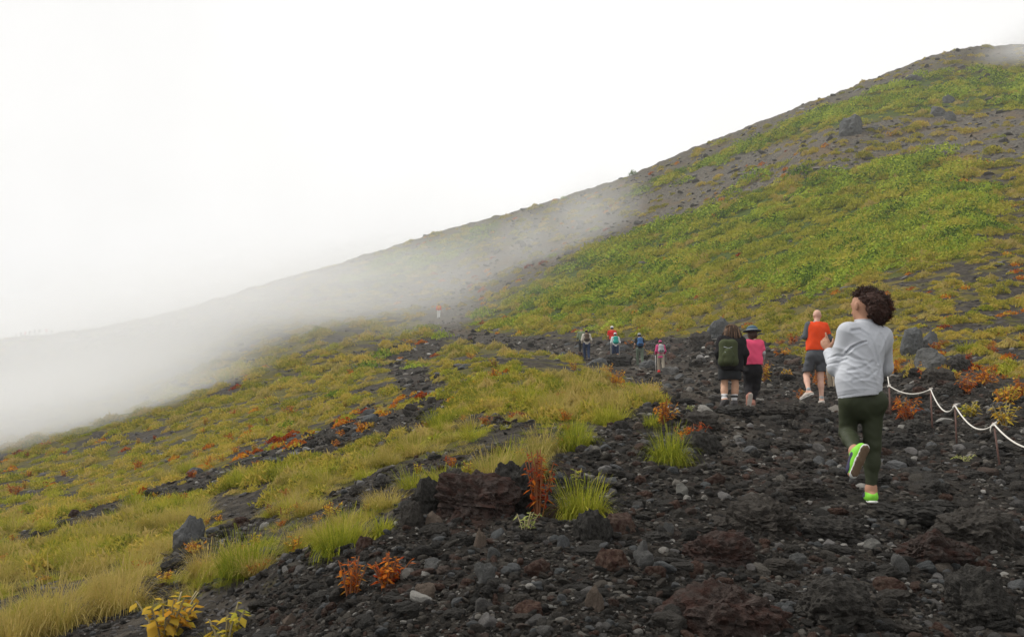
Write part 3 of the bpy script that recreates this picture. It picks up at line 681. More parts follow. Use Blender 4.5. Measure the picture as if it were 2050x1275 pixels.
# ------------------------------------------------------------------ tussocks and autumn plants one can point to
TUS = [ # u, v base, width px, height px, material, label
 (1340,945,100,72,'grass',"round green tussock growing alone on the trail beside a dark block"),
 (1165,1048,135,78,'grass',"large spreading green tussock with a yellow tip on the trail, right of the red plant"),
 (1305,866,36,26,'grass',"small round green tussock under the orange plant at the trail side"),
 (1385,850,1,1,None,''),
 (680,1112,110,62,'grass',"bright green tussock at the trail edge above the brown stone"),
 (765,1080,50,40,'grass',"slim upright green tuft right at the trail edge, above the dark rocks"),
 (110,1260,190,110,'straw',"largest straw-yellow tussock, in the bottom left corner"),
 (235,1225,150,90,'straw',"yellow-green tussock right of the corner tussock"),
 (30,1290,150,80,'straw',"drooping grass clump cut by the left end of the bottom edge"),
 (495,1150,170,80,'grass',"wide yellow-green tussock in the foreground above the yellow plants"),
 (420,1150,120,60,'straw',"tussock with reddish seed heads beside the blue-grey block"),
 (560,958,70,40,'grass',"green dome of grass on the left slope below the dark gully"),
 (268,1012,50,30,'grass',"small green dome of grass on the left slope near the mist"),
 (92,1062,55,26,'grass',"low green tuft at the left edge of the slope"),
 (985,985,95,75,'straw',"tall straw tussock on the trail edge above the black lava rocks"),
 (1065,965,80,70,'straw',"tall feathery straw tussock behind the tall red plant"),
 (1020,940,90,55,'grass',"green-based tussock at the head of the dark rocks"),
 (1150,898,100,62,'grass',"bright green-yellow tussock on the trail edge, upper middle"),
 (1190,868,1,1,None,''),
 (1085,905,80,58,'straw',"pale straw tussock left of the bright green-yellow one"),
 (1225,828,95,44,'straw',"long hay-coloured tussock on the bend of the trail edge"),
 (1290,800,85,34,'straw',"last hay-coloured tussock before the gravel, next to the orange plant"),
 (1160,800,80,46,'straw',"hay-coloured grass dome left of the trail bend"),
 (1195,770,70,36,'straw',"hay-coloured grass dome under the small orange plants"),
 (1935,705,60,20,'grass',"bright green grass tuft on top of the dark overhanging rock"),
 (1620,600,48,14,'shrub',"round dark green bush on the slope above the man in orange"),
 (1465,590,1,1,None,''),
 (1075,590,50,20,'shrub',"dark green bush alone low in the grass belt, left end"),
 (1180,612,90,20,'shrub',"long dark green bush low in the grass belt"),
 (1268,352,20,12,'shrub',"small bush standing on the skyline ridge, upper one"),
 (1129,401,16,9,'shrub',"small bush standing on the skyline ridge, lower one"),
 (1745,348,62,16,'shrub',"dark bush at the top of the green belt"),
 (1640,375,75,20,'shrub',"wide dark bush left of and below the top bush of the green belt"),
 (1795,380,50,14,'shrub',"dark bush right of and below the top bush of the green belt"),
 (1540,575,1,1,None,''),
 (675,793,46,14,'shrub',"dark green patch of shrub on the left slope by the mist"),
 (578,860,44,20,'shrub',"green leafy shrub on the left slope below the mist"),
]
def build_tussocks():
    for i, (u, v, w, h, kind, lab) in enumerate(TUS):
        if not kind: continue
        p = at(u, v); ppm = F/p.y; W = w/ppm; H = h/ppm
        if kind == 'shrub':
            me = plant_mesh('bush', leafcloud(700, 1, 1, .10 if w < 100 else .07, 500+i, 1.8, .6, .1), M['shrub']); o = link('bush', me, None, p-Vector((0, 0, .05)), None, (W*.5, W*.4, H)); tag(o, lab, 'bush'); continue
        nb = int(min(900, 150+w*6)); L = max(W*.62, H*1.2)
        o = link('grass_tussock', plant_mesh('grass_tussock', blades(nb, L*.68, .0060*max(1, p.y/8), 1.15, 1.45*min(1.2, H/L/.72), 6, 600+i, 1.25, W*.30, .12 if kind == 'grass' else .3), M[kind]), None, p-Vector((0, 0, .02)))
        tag(o, lab, 'grass tussock')
    rg = np.random.default_rng(19)
    pr = [blades(300, .34, .0072, 1.1, 1.2, 4, 700+i, .7, .17, .15) for i in range(5)]
    msh = [plant_mesh('grass_tussock', pr[i], M['grass' if i % 2 else 'straw']) for i in range(5)]
    x, y = sample(5000, -40, 1320, 800, 1290, 78); z, Z = place(x, y)
    k = (Z['bare'] < .3) & (y < 24); x, y, z = x[k][:255], y[k][:255], z[k][:255]
    for j in range(len(x)):
        m = j % 5; s = rg.uniform(.5, .95)*np.clip(y[j]/10, .8, 1.3)
        tag(link('grass_tussock', msh[m], None, (x[j], y[j], z[j]-.02), (0, 0, rg.uniform(0, 6.28)), (s, s, s*rg.uniform(.6, .9))),
            "green tussock among many alike on the grassy left slope" if m % 2 else "straw-yellow tussock among many alike on the grassy left slope", 'grass tussock', "green tussocks on the left slope" if m % 2 else "straw-yellow tussocks on the left slope")
build_tussocks()
PLANTS = [ # u, v base, width, height, colour, stems, leaf px, label
 (1078,1048,76,135,'red',22,17,"tall red-orange leafy plant between the black lava and the large tussock"),
 (1075,945,60,40,'orange',12,12,"orange leaves growing at the foot of the straw tussock above the tall red plant"),
 (702,1212,58,78,'red',16,17,"deep red upright seedling plant on the black gravel, left of its mate"),
 (775,1202,80,66,'red',14,21,"red plant with a few yellow-green pointed leaves, right of the deep red one"),
 (330,1275,140,80,'yellow',20,31,"yellow-green plant with large orange-edged leaves in the foreground grass"),
 (450,1290,80,90,'yellow',8,29,"yellow plant with big curled leaves on bare stems beside the foreground gravel"),
 (1390,902,72,50,'red',18,13,"red-orange bush of leaves above the dark block on the trail"),
 (1330,856,56,52,'orange',20,11,"round orange bush of leaves above the small round tussock"),
 (1050,1085,70,38,'palegreen',6,14,"pale green trailing plant lying across the gravel"),
 (1155,985,40,38,'yellow',5,15,"yellow shoot rising out of the large spreading tussock"),
 (1815,845,66,52,'red',16,13,"red-orange plant hanging under the first span of the rope"),
 (1940,838,48,32,'yellow',12,13,"yellow-orange plant just below the second span of the rope"),
 (2012,856,58,50,'yellow',12,16,"large yellow plant by the nearest visible rope post"),
 (2012,815,70,40,'orange',12,14,"orange plant above the large yellow one, beyond the rope"),
 (1938,795,36,40,'red',10,12,"dark red plant on the slope above the rope, between two dark rocks"),
 (1978,770,80,38,'orange',16,12,"wide orange and red plant at the foot of the grass, far right"),
 (2042,800,26,50,'orange',8,13,"orange plant cut by the right edge"),
 (1795,745,52,24,'orange',12,10,"orange plant close to the woman's right elbow"),
 (1852,762,24,26,'red',7,9,"small red plant below the grey angular boulder"),
 (1830,745,40,18,'orange',9,9,"low orange plant left of the grey angular boulder"),
 (1938,730,26,28,'red',6,9,"slender red plant beside the dark overhanging rock"),
 (1615,735,26,36,'yellow',8,9,"yellow plant on tall stems left of the man in orange"),
 (1642,780,40,44,'orange',10,10,"orange plant between the legs of the man in orange"),
 (1605,800,26,24,'orange',8,8,"orange plant behind the trailing foot of the man in orange"),
 (1532,768,34,46,'orange',12,9,"orange-red plant on the bank right of the woman in pink"),
 (1578,756,22,18,'yellow',8,7,"small yellow plant on black soil between the pink and the orange walker"),
 (1565,712,44,18,'orange',8,8,"faded orange plant on the bank above the small yellow one"),
 (727,866,36,22,'orange',12,8,"bright orange plant in the dark gully of the left slope"),
 (733,850,26,12,'yellow',8,7,"yellow-orange plant directly above the bright orange gully plant"),
 (342,1005,24,22,'red',8,8,"small red plant on the bare streak of the left slope"),
 (1228,775,50,40,'orange',14,8,"orange-red plant on the trail edge below the far hikers, lower one"),
 (1215,752,34,28,'orange',10,7,"orange-red plant on the trail edge below the far hikers, upper one"),
 (1312,790,36,24,'yellow',10,8,"yellow-orange plant at the tip of the last hay-coloured tussock"),
 (1302,712,20,12,'yellow',6,5,"yellow plant behind the trail between blue-pack and pink-jacket hikers"),
 (1262,690,26,10,'orange',6,5,"orange plant on the bank right of the teal backpack"),
 (1782,272,56,12,'yellow',10,6,"bright yellow-orange patch of plants high on the hill by the big boulder"),
 (822,690,44,10,'yellow',10,6,"yellow plants along the edge where the path bends into the mist"),
 (945,720,36,16,'orange',8,6,"orange-red plants on the left slope below the path bend"),
 (1378,830,24,14,'palegreen',6,7,"small pale green plant on the rock step"),
 (1930,935,70,16,'palegreen',8,8,"scattered pale green seedlings beneath the third rope post"),
]
def build_plants():
    for i, (u, v, w, h, kind, ns, lf, lab) in enumerate(PLANTS):
        p = at(u, v); ppm = F/p.y; (L, S) = stemplant(ns, h/ppm*.95, w/ppm*.56, lf/ppm*1.2, 800+i, .6, 7 if lf < 25 else 5, .42 if lf < 25 else .6)
        o = empty('leafy_plant', p-Vector((0, 0, .01)))
        link('leaves', plant_mesh('leaves', L, M[kind]), o); link('stems', mesh_from('stems', S[0], S[1], M['stempale' if kind in ('palegreen', 'yellow') else 'stem']), o)
        tag(o, lab, 'plant')
    rg = np.random.default_rng(29)
    prot = []
    for i in range(6):
        L, S = stemplant(10, .30, .22, .11, 850+i); prot.append((plant_mesh('leaves', L, M[['orange', 'red', 'yellow'][i % 3]]), mesh_from('stems', S[0], S[1], M['stem'])))
    x, y = sample(4000, -20, 2060, 680, 1180, 79); z, Z = place(x, y)
    r_ = rg.uniform(size=len(x)); k = (Z['trail'] < .1) & (y < 60) & (y > 7) & ((r_ < .10) | ((Z['u'] > 1500) & (r_ < .2))); x, y, z = x[k][:140], y[k][:140], z[k][:140]
    for j in range(len(x)):
        c = j % 3; o = empty('leafy_plant', (x[j], y[j], z[j]-.01), rg.uniform(0, 6.28)); s = rg.uniform(.55, 1.1)*np.clip(y[j]/22, .55, 1.5); o.scale = (s, s, s*rg.uniform(.7, 1))
        link('leaves', prot[j % 6][0], o); link('stems', prot[j % 6][1], o); nm = ['orange', 'red', 'yellow'][c]
        tag(o, "small %s autumn plant among many alike on the slopes beside the trail" % nm, 'plant', 'small %s plants on the slopes' % nm)
build_plants()

# ------------------------------------------------------------------ drifting mist and thin haze
def mist_mat(name, dens, scale, thr, soft=4.2):
    m = MT(name); v = m.n('ShaderNodeVolumePrincipled'); v.inputs['Color'].default_value = (.97, .975, .98, 1); v.inputs['Anisotropy'].default_value = .2
    tc = m.n('ShaderNodeTexCoord').outputs['Object']; ln = m.n('ShaderNodeVectorMath', operation='LENGTH'); m.l(tc, ln.inputs[0])
    fall = m.math('MULTIPLY', m.math('SUBTRACT', 1.0, ln.outputs['Value']), 1.8, True)
    nz = m.noise(scale, 6, .6, obj=True); nz.node.inputs['Distortion'].default_value = .9; k = m.math('MULTIPLY', m.math('SUBTRACT', m.math('ADD', nz, m.math('MULTIPLY', fall, .35)), thr), soft, True)
    m.l(m.math('MULTIPLY', m.math('MULTIPLY', fall, k), dens), v.inputs['Density']); m.l(v.outputs[0], m.out.inputs['Volume']); return m.m
MISTS = [ # u, v, distance, radii (x,y,z), density, noise scale, threshold
 (-170,880,100,(56,34,9.5),.10,2.8,.43), (290,800,105,(40,24,8.0),.042,3.4,.50), (-160,935,66,(30,16,5.0),.15,2.6,.37),
 (570,680,104,(28,20,13),.038,2.6,.53), (620,600,125,(22,16,8),.022,2.4,.48), (790,610,105,(18,15,10),.020,2.8,.50), (960,520,110,(13,12,7),.026,3.2,.52), (1110,465,110,(11,11,6.5),.034,3.2,.52), (1205,415,114,(8.5,9,7),.036,3.4,.50), (872,625,86,(9,6,5),.02,2.4,.42),
 (250,740,140,(75,24,9),.030,2.0,.35), (2080,125,140,(14,12,9),.06,2.4,.42), (540,730,92,(44,24,17),.010,3.2,.40)]
def build_mist():
    v, f = ICO[3]
    for i, (u, vv, D, r, d, s, th) in enumerate(MISTS):
        tag(link('mist', mesh_from('mist', v*1.02, f, mist_mat('mist_%d' % i, d, s, th)), None, P3(u, vv, D), (0, -.42 if i < 2 else -.35, 0), r), 'bank of drifting white mist over the slope', None, None, 'stuff')
build_mist()

def build_haze():
    m = MT('haze_air'); v = m.n('ShaderNodeVolumePrincipled'); v.inputs['Color'].default_value = (.95, .96, .98, 1); v.inputs['Density'].default_value = .0006; m.l(v.outputs[0], m.out.inputs['Volume'])
    x, y0, y1, z0, z1 = 330, -60, 460, -140, 170
    V = [(a, b, c) for c in (z0, z1) for a, b in ((-x, y0), (x, y0), (x, y1), (-x, y1))]
    tag(link('haze', mesh_from('haze', V, [[3,2,1,0],[4,5,6,7],[0,1,5,4],[1,2,6,5],[2,3,7,6],[3,0,4,7]], m.m, False)), 'thin pale air', None, None, 'stuff')
build_haze()
# ------------------------------------------------------------------ people: smooth implicit bodies meshed by surface nets
class SDF:
    """union of tapered limbs and ellipsoids on a grid; every shape is a tuple kept in a list"""
    def __init__(s): s.p = []
    def cap(s, a, b, ra, rb, k=.03, sq=None, op='+'): s.p.append(('c', np.array(a, float), np.array(b, float), ra, rb, k, sq, op)); return s
    def ell(s, c, r, k=.03, rot=None, op='+'): s.p.append(('e', np.array(c, float), np.array(r, float), rot, 0, k, None, op)); return s
    def plane(s, c, n, k=.002): s.p.append(('p', np.array(c, float), np.array(n, float)/np.linalg.norm(n), 0, 0, k, None, '-')); return s
    def mesh(s, h, disp=None, off=0.0):
        lo = np.full(3, 1e9); hi = -lo
        for q in s.p:
            if q[0] == 'c':
                r = max(q[3], q[4])+.03+off; lo = np.minimum(lo, np.minimum(q[1], q[2])-r); hi = np.maximum(hi, np.maximum(q[1], q[2])+r)
            elif q[0] == 'e' and q[7] == '+':
                r = q[2].max()+.03+off; lo = np.minimum(lo, q[1]-r); hi = np.maximum(hi, q[1]+r)
        nx = np.ceil((hi-lo)/h).astype(int)+2
        ax = [lo[i]+h*np.arange(nx[i]) for i in range(3)]
        D = np.full(nx, .25, np.float32)
        for q in s.p:
            ty, a, b, r1, r2, k, sq, op = q
            if ty == 'p':
                X, Y, Z = np.meshgrid(*ax, indexing='ij', sparse=True)
                d = (X-a[0])*b[0]+(Y-a[1])*b[1]+(Z-a[2])*b[2]; D = np.maximum(D, d.astype(np.float32)); continue
            if ty == 'c':
                r = max(r1, r2)+.07; l = np.minimum(a, b)-r; u = np.maximum(a, b)+r
            else: r = b.max()+.07; l = a-r; u = a+r
            i0 = np.maximum(np.floor((l-lo)/h).astype(int), 0); i1 = np.minimum(np.ceil((u-lo)/h).astype(int)+1, nx)
            if (i1 <= i0).any(): continue
            X, Y, Z = np.meshgrid(*[ax[i][i0[i]:i1[i]] for i in range(3)], indexing='ij', sparse=True)
            if ty == 'c':
                Px, Py, Pz = X-a[0], Y-a[1], Z-a[2]; e = b-a
                if sq is not None:
                    f, m = np.array(sq[0], float), sq[1]; f = f/np.linalg.norm(f); dt = (Px*f[0]+Py*f[1]+Pz*f[2])*(m-1)
                    Px, Py, Pz = Px+dt*f[0], Py+dt*f[1], Pz+dt*f[2]; e = e+np.dot(e, f)*(m-1)*f
                t = np.clip((Px*e[0]+Py*e[1]+Pz*e[2])/max(e@e, 1e-9), 0, 1)
                d = np.sqrt((Px-t*e[0])**2+(Py-t*e[1])**2+(Pz-t*e[2])**2)-(r1+(r2-r1)*t)-off
            else:
                Px, Py, Pz = X-a[0], Y-a[1], Z-a[2]
                if r1 is not None:
                    R = np.array(Euler(r1).to_matrix().transposed()); Px, Py, Pz = R[0,0]*Px+R[0,1]*Py+R[0,2]*Pz, R[1,0]*Px+R[1,1]*Py+R[1,2]*Pz, R[2,0]*Px+R[2,1]*Py+R[2,2]*Pz
                bb = b+off; k0 = np.sqrt((Px/bb[0])**2+(Py/bb[1])**2+(Pz/bb[2])**2); k1 = np.sqrt((Px/bb[0]**2)**2+(Py/bb[1]**2)**2+(Pz/bb[2]**2)**2)+1e-9
                d = k0*(k0-1)/k1
            sl = tuple(slice(i0[i], i1[i]) for i in range(3)); cur = D[sl]; d = d.astype(np.float32)
            if op == '+':
                hh = np.clip(.5+.5*(cur-d)/k, 0, 1); D[sl] = cur+(d-cur)*hh-k*hh*(1-hh)
            else: D[sl] = np.maximum(cur, -d)
        if disp is not None:
            X, Y, Z = np.meshgrid(*ax, indexing='ij', sparse=True); near = np.abs(D) < .06
            D = D+np.where(near, disp(X, Y, Z), 0).astype(np.float32)
        D[0] = D[-1] = .1; D[:, 0] = D[:, -1] = .1; D[:, :, 0] = D[:, :, -1] = .1
        return nets(D, lo, h)
def nets(D, lo, h):
    S = D < 0
    c = sum(S[i:S.shape[0]-1+i, j:S.shape[1]-1+j, k:S.shape[2]-1+k].astype(np.int8) for i in (0, 1) for j in (0, 1) for k in (0, 1))
    act = np.argwhere((c > 0) & (c < 8)); idm = np.full(c.shape, -1, np.int64); idm[tuple(act.T)] = np.arange(len(act))
    acc = np.zeros((len(act), 3)); cnt = np.zeros(len(act))
    cs = [(i, j, k) for i in (0, 1) for j in (0, 1) for k in (0, 1)]
    for a in cs:
        for b in cs:
            if sum(b)-sum(a) == 1 and all(y >= x for x, y in zip(a, b)):
                da = D[act[:, 0]+a[0], act[:, 1]+a[1], act[:, 2]+a[2]]; db = D[act[:, 0]+b[0], act[:, 1]+b[1], act[:, 2]+b[2]]
                m = (da < 0) != (db < 0); t = np.where(m, da/np.where(m, da-db, 1), 0)
                acc += m[:, None]*(np.array(a)+t[:, None]*(np.array(b)-np.array(a))); cnt += m
    V = lo+h*(act+acc/cnt[:, None]); F = []
    for ax in range(3):
        sl0 = [slice(None)]*3; sl1 = [slice(None)]*3; sl0[ax] = slice(0, -1); sl1[ax] = slice(1, None)
        e = np.argwhere(S[tuple(sl0)] != S[tuple(sl1)]); o1, o2 = (ax+1) % 3, (ax+2) % 3
        ok = (e[:, o1] > 0) & (e[:, o2] > 0) & (e[:, o1] < D.shape[o1]-1) & (e[:, o2] < D.shape[o2]-1); e = e[ok]
        q = []
        for d1, d2 in ((0, 0), (-1, 0), (-1, -1), (0, -1)):
            p = e.copy(); p[:, o1] += d1; p[:, o2] += d2; q.append(idm[tuple(p.T)])
        q = np.stack(q, 1); sg = S[tuple(e.T)]; q[~sg] = q[~sg][:, ::-1]; F.append(q)
    return V, np.concatenate(F)
def shape(name, sdf, h, mat, parent, disp=None, off=0.0, label=None):
    V, Fq = sdf.mesh(h, disp, off)
    o = link(name, mesh_from(name, V, Fq[:, ::-1], mat, True), parent)
    if label: o['label'] = label
    return o
def lp(a, b, t): return np.array(a, float)*(1-t)+np.array(b, float)*t

M['skin'] = M_plain('skin_brown', (.42, .22, .14), .6, 25, .1, .1)
M['skin2'] = M_plain('skin_tan', (.5, .29, .19), .6, 25, .1, .1)
M['skin3'] = M_plain('skin_fair', (.6, .36, .27), .6, 25, .1, .1)
def cloth(name, col, rough=.85, amt=.06, sc=90, b=.25): return M_plain(name, col, rough, sc, amt, b, .002, .15)
M['sweat'] = cloth('grey_sweatshirt_cloth', (.50, .52, .56), amt=.03)
M['legging'] = cloth('olive_leggings_cloth', (.035, .042, .022), .6, .08)
M['orange_shirt'] = cloth('orange_shirt_cloth', (.80, .075, .018))
M['grey_sleeve'] = cloth('grey_sleeve_cloth', (.10, .11, .12))
M['grey_shorts'] = cloth('grey_shorts_cloth', (.085, .09, .10), amt=.25, sc=30)
M['black'] = cloth('black_cloth', (.014, .013, .015)); M['charcoal'] = cloth('charcoal_cloth', (.03, .032, .035))
M['pink'] = cloth('pink_cloth', (.80, .09, .19)); M['pink2'] = cloth('magenta_cloth', (.62, .08, .22)); M['white'] = cloth('white_cloth', (.72, .72, .72))
M['palegrey'] = cloth('pale_grey_cloth', (.45, .46, .47)); M['armyg'] = cloth('army_green_cloth', (.055, .065, .03)); M['teal'] = cloth('teal_pack_cloth', (.03, .33, .27))
M['navy'] = cloth('navy_cloth', (.025, .04, .085)); M['blue'] = cloth('blue_pack_cloth', (.05, .13, .28)); M['beige'] = cloth('beige_cloth', (.42, .37, .29)); M['sage'] = cloth('sage_cloth', (.12, .15, .11))
M['khaki'] = cloth('khaki_cloth', (.33, .29, .23)); M['redc'] = cloth('red_cloth', (.62, .03, .025)); M['greenshirt'] = cloth('dull_green_cloth', (.18, .22, .14)); M['cream'] = cloth('cream_cloth', (.6, .55, .48)); M['brownb'] = cloth('brown_bag_cloth', (.10, .07, .05))
M['yellowp'] = cloth('orange_cover_cloth', (.7, .35, .06)); M['coral'] = cloth('coral_cloth', (.75, .12, .08)); M['hatblue'] = cloth('slate_blue_hat_cloth', (.07, .12, .16)); M['silver'] = cloth('silver_grey_cloth', (.35, .37, .38)); M['neon'] = cloth('neon_green_shoe', (.22, .62, .05), .5); M['sole'] = cloth('white_sole', (.7, .7, .66), .6); M['solebr'] = cloth('brown_outsole', (.16, .11, .07), .7, .3, 60)
M['shoe'] = cloth('dark_shoe', (.075, .07, .07), .6); M['shoelt'] = cloth('light_shoe', (.5, .45, .40), .7); M['sockw'] = cloth('white_sock', (.65, .65, .65)); M['tanshoe'] = cloth('tan_pink_shoe', (.42, .2, .15)); M['purple'] = cloth('dark_violet_knit', (.05, .045, .09), .6)
M['hair'] = M_plain('dark_curly_hair', (.045, .018, .011), .55, 60, .5, .6, .01); M['hairred'] = M_plain('auburn_curls', (.13, .034, .016), .5, 60, .4, .4, .01)
M['dread'] = M_plain('dreadlock_hair', (.07, .042, .028), .8, 50, .5, .8, .01); M['dreadlt'] = M_plain('light_dreadlock_tips', (.25, .15, .09), .8, 50, .4, .8, .01)
M['pole'] = M_plain('pale_pole_metal', (.6, .6, .58), .35, 20, .05); M['rope'] = M_plain('white_rope', (.66, .63, .57), .8, 60, .3, .8, .004)
M['postmetal'] = M_plain('rusty_steel_post', (.14, .075, .06), .6, 30, .5, .5, .003); M['wood'] = M_plain('pale_weathered_wood', (.36, .30, .22), .85, 20, .3)

def px_local(root, Y0):
    def f(u, v, dy=0.0): p = P3(u, v, Y0+dy); return np.array(p-root)
    return f
def head_sdf(S, c, s, face, neck):
    """skull with face: c centre, s scale, face unit vector the face looks along"""
    f = np.array(face, float); f /= np.linalg.norm(f); z = np.array([0, 0, 1.]); r = np.cross(f, z); r /= np.linalg.norm(r)
    ang = math.atan2(f[1], f[0])-math.pi/2; R = (0, 0, ang)
    S.ell(c+z*.012*s, (.073*s, .092*s, .095*s), .02, R); S.ell(c+f*.028*s-z*.06*s, (.055*s, .062*s, .062*s), .03, R)
    S.cap(c+f*.085*s+z*.005*s, c+f*.108*s-z*.035*s, .009*s, .014*s, .012)                       # nose
    S.cap(c+f*.088*s-z*.066*s-r*.018*s, c+f*.088*s-z*.066*s+r*.018*s, .008*s, .008*s, .008)      # lips
    S.ell(c+f*.075*s-z*.098*s, (.022*s, .022*s, .018*s), .02)                                    # chin
    for q in (-1, 1):
        S.ell(c+r*q*.077*s-z*.012*s-f*.005*s, (.011*s, .02*s, .032*s), .006, R)                  # ears
        S.cap(c+f*.082*s+r*q*.012*s+z*.022*s, c+f*.074*s+r*q*.045*s+z*.024*s, .009*s, .008*s, .01)   # brow
        S.ell(c+f*.078*s+r*q*.03*s+z*.004*s, (.012*s, .01*s, .008*s), .004, R)
    S.cap(neck, c-z*.05*s-f*.01*s, .055*s, .048*s, .03)
    return f, r, z
def hand_sdf(S, w, d, n, s=1.0, curl=.6, point=False):
    """hand from the wrist w along d, palm normal n"""
    d = np.array(d, float); d /= np.linalg.norm(d); n = np.array(n, float); n -= d*(n@d); n /= np.linalg.norm(n); r = np.cross(d, n)
    S.cap(w, w+d*.05*s, .024*s, .03*s, .02, (n, 1.7)); S.cap(w+d*.045*s-r*.022*s, w+d*.078*s-r*.03*s, .015*s, .014*s, .012, (n, 1.3)); S.cap(w+d*.045*s+r*.022*s, w+d*.075*s+r*.03*s, .015*s, .014*s, .012, (n, 1.3)); S.cap(w+d*.03*s, w+d*.085*s, .022*s, .02*s, .015, (n, 1.7))
    for i, (o, L) in enumerate(((-.032, .066), (-.011, .076), (.011, .070), (.031, .054))):
        c = curl*(.8+.12*i); straight = point and i == 0
        if straight: c = .08
        p = w+d*.088*s+r*o*s; dirn = d
        for j, q in enumerate((.45, .32, .23)):
            a = c*(.7+.45*j); dirn = dirn*math.cos(a)+n*math.sin(a); dirn /= np.linalg.norm(dirn)
            p2 = p+dirn*L*q*s; S.cap(p, p2, (.0092-.0009*j)*s, (.0086-.0012*j)*s, .004); p = p2
    p = w+d*.03*s-r*.03*s; dd = -r*.75+d*.6+n*.35; dd /= np.linalg.norm(dd); p2 = p+dd*.036*s; S.cap(p, p2, .012*s, .0105*s, .012)
    dd = d*.85+n*.35-r*.2; dd /= np.linalg.norm(dd); S.cap(p2, p2+dd*.032*s, .0102*s, .0082*s, .005)
def foot_sdf(S, ank, toe_dir, up, s=1.0, L=.25, off=0.0):
    """shoe from the ankle: heel behind, toe ahead; up is away from the sole"""
    t = np.array(toe_dir, float); t /= np.linalg.norm(t); u = np.array(up, float); u -= t*(u@t); u /= np.linalg.norm(u)
    b = ank-u*.075*s
    S.cap(b-t*.045*s+u*.014*s, b+t*.06*s+u*.012*s, .036*s+off, .036*s+off, .02, (u, 1.0)); S.cap(b+t*.06*s+u*.008*s, b+t*(L-.085)*s+u*.0*s, .041*s+off, .034*s+off, .02, (u, 1.25))
    S.cap(ank, b+t*.0*s+u*.02*s, .038*s+off, .042*s+off, .03); S.cap(ank+t*.015*s, b+t*.10*s+u*.015*s, .034*s+off, .034*s+off, .03)
def sole_sdf(S, ank, toe_dir, up, s=1.0, L=.25, thick=.013):
    t = np.array(toe_dir, float); t /= np.linalg.norm(t); u = np.array(up, float); u -= t*(u@t); u /= np.linalg.norm(u); b = ank-u*.098*s
    S.cap(b-t*.05*s, b+t*.055*s, .040*s, .038*s, .02, (u, 2.6)); S.cap(b+t*.055*s, b+t*(L-.085)*s, .040*s, .038*s, .02, (u, 2.6))
def body_sdf(S, J, s, o=0.0, arms=True, legs=True, sex=1.0):
    """whole figure from a joint dict; fwd is where the chest faces"""
    f = J['fwd']/np.linalg.norm(J['fwd']); hc = (J['hl']+J['hr'])/2; sc = (J['sl']+J['sr'])/2; sw = np.linalg.norm(J['sl']-J['sr'])/2; hw = np.linalg.norm(J['hl']-J['hr'])/2
    w = lp(hc, sc, .45)
    S.cap(hc-np.array([0, 0, .03*s]), hc+np.array([0, 0, .05*s]), (hw+.045*s), (hw+.04*s), .03, (f, 1.6)); S.cap(hc+np.array([0, 0, .05*s]), w, hw+.04*s, hw+.025*s, .03, (f, 1.7))
    S.cap(w, lp(hc, sc, .80), hw+.025*s, sw*.70, .03, (f, 1.7)); S.cap(lp(J['sl'], sc, .4)-np.array([0, 0, .05*s]), lp(J['sr'], sc, .4)-np.array([0, 0, .05*s]), .065*s, .065*s, .04, (f, 1.2))
    nb = J['neck']
    for k in ('l', 'r'):
        S.cap(nb-np.array([0, 0, .03*s]), J['s'+k]-np.array([0, 0, .01]), .042*s, .042*s, .03)
        S.cap(J['s'+k], J['e'+k], .043*s, .039*s, .02); S.cap(J['e'+k], J['w'+k], .040*s, .026*s, .02)
        S.cap(J['h'+k], J['k'+k], .068*s, .052*s, .02); S.cap(J['k'+k], lp(J['k'+k], J['a'+k], .4), .052*s, .052*s, .03); S.cap(lp(J['k'+k], J['a'+k], .3), J['a'+k], .053*s, .034*s, .03)
def tube(pts, r, n=6, closed=True):
    pts = np.array(pts, float); r = np.broadcast_to(r, (len(pts),)); V = []; Fq = []
    for i, p in enumerate(pts):
        t = pts[min(i+1, len(pts)-1)]-pts[max(i-1, 0)]; t = t/(np.linalg.norm(t)+1e-9); a = np.cross(t, [0, 0, 1.0] if abs(t[2]) < .9 else [1., 0, 0]); a /= np.linalg.norm(a); b = np.cross(t, a)
        for j in range(n): V.append(p+r[i]*(a*math.cos(6.2832*j/n)+b*math.sin(6.2832*j/n)))
    for i in range(len(pts)-1):
        for j in range(n): Fq.append([i*n+j, i*n+(j+1) % n, (i+1)*n+(j+1) % n, (i+1)*n+j])
    m = len(V); V.append(pts[0]); V.append(pts[-1]); e = (len(pts)-1)*n
    for j in range(n): Fq.append([m, (j+1) % n, j, j]); Fq.append([m+1, e+j, e+(j+1) % n, e+(j+1) % n])
    return V, [q if q[2] != q[3] else q[:3] for q in Fq]
def tubes(name, lst, mat, parent, n=6):
    V, Fq = [], []
    for pts, r in lst:
        v, f = tube(pts, r, n); k = len(V); V += v; Fq += [[a+k for a in q] for q in f]
    return link(name, mesh_from(name, V, Fq, mat), parent)
def curls(name, c, R, nn, mat, parent, seed, L=.05, keep=None):
    """short coiled locks standing off a head of curly hair"""
    rg = np.random.default_rng(seed); V, Fq = [], []
    for i in range(nn):
        d = rg.normal(size=3); d /= np.linalg.norm(d)
        if keep is not None and not keep(d): continue
        p = c+d*R*(.96+.10*rg.normal()); a = np.cross(d, rg.normal(size=3)); a /= np.linalg.norm(a); b = np.cross(d, a); l = L*rg.uniform(.5, 1.2); cr = rg.uniform(.006, .013); ph = rg.uniform(0, 6.28); pts = []
        for q in range(9): th = ph+q*1.35; pts.append(p+d*l*q/8+(a*math.cos(th)+b*math.sin(th))*cr*(1-.3*q/8))
        v, f = tube(pts, np.linspace(.0050, .0022, 9), 3); k = len(V); V += v; Fq += [[x+k for x in y] for y in f]
    return link(name, mesh_from(name, V, Fq, mat), parent)
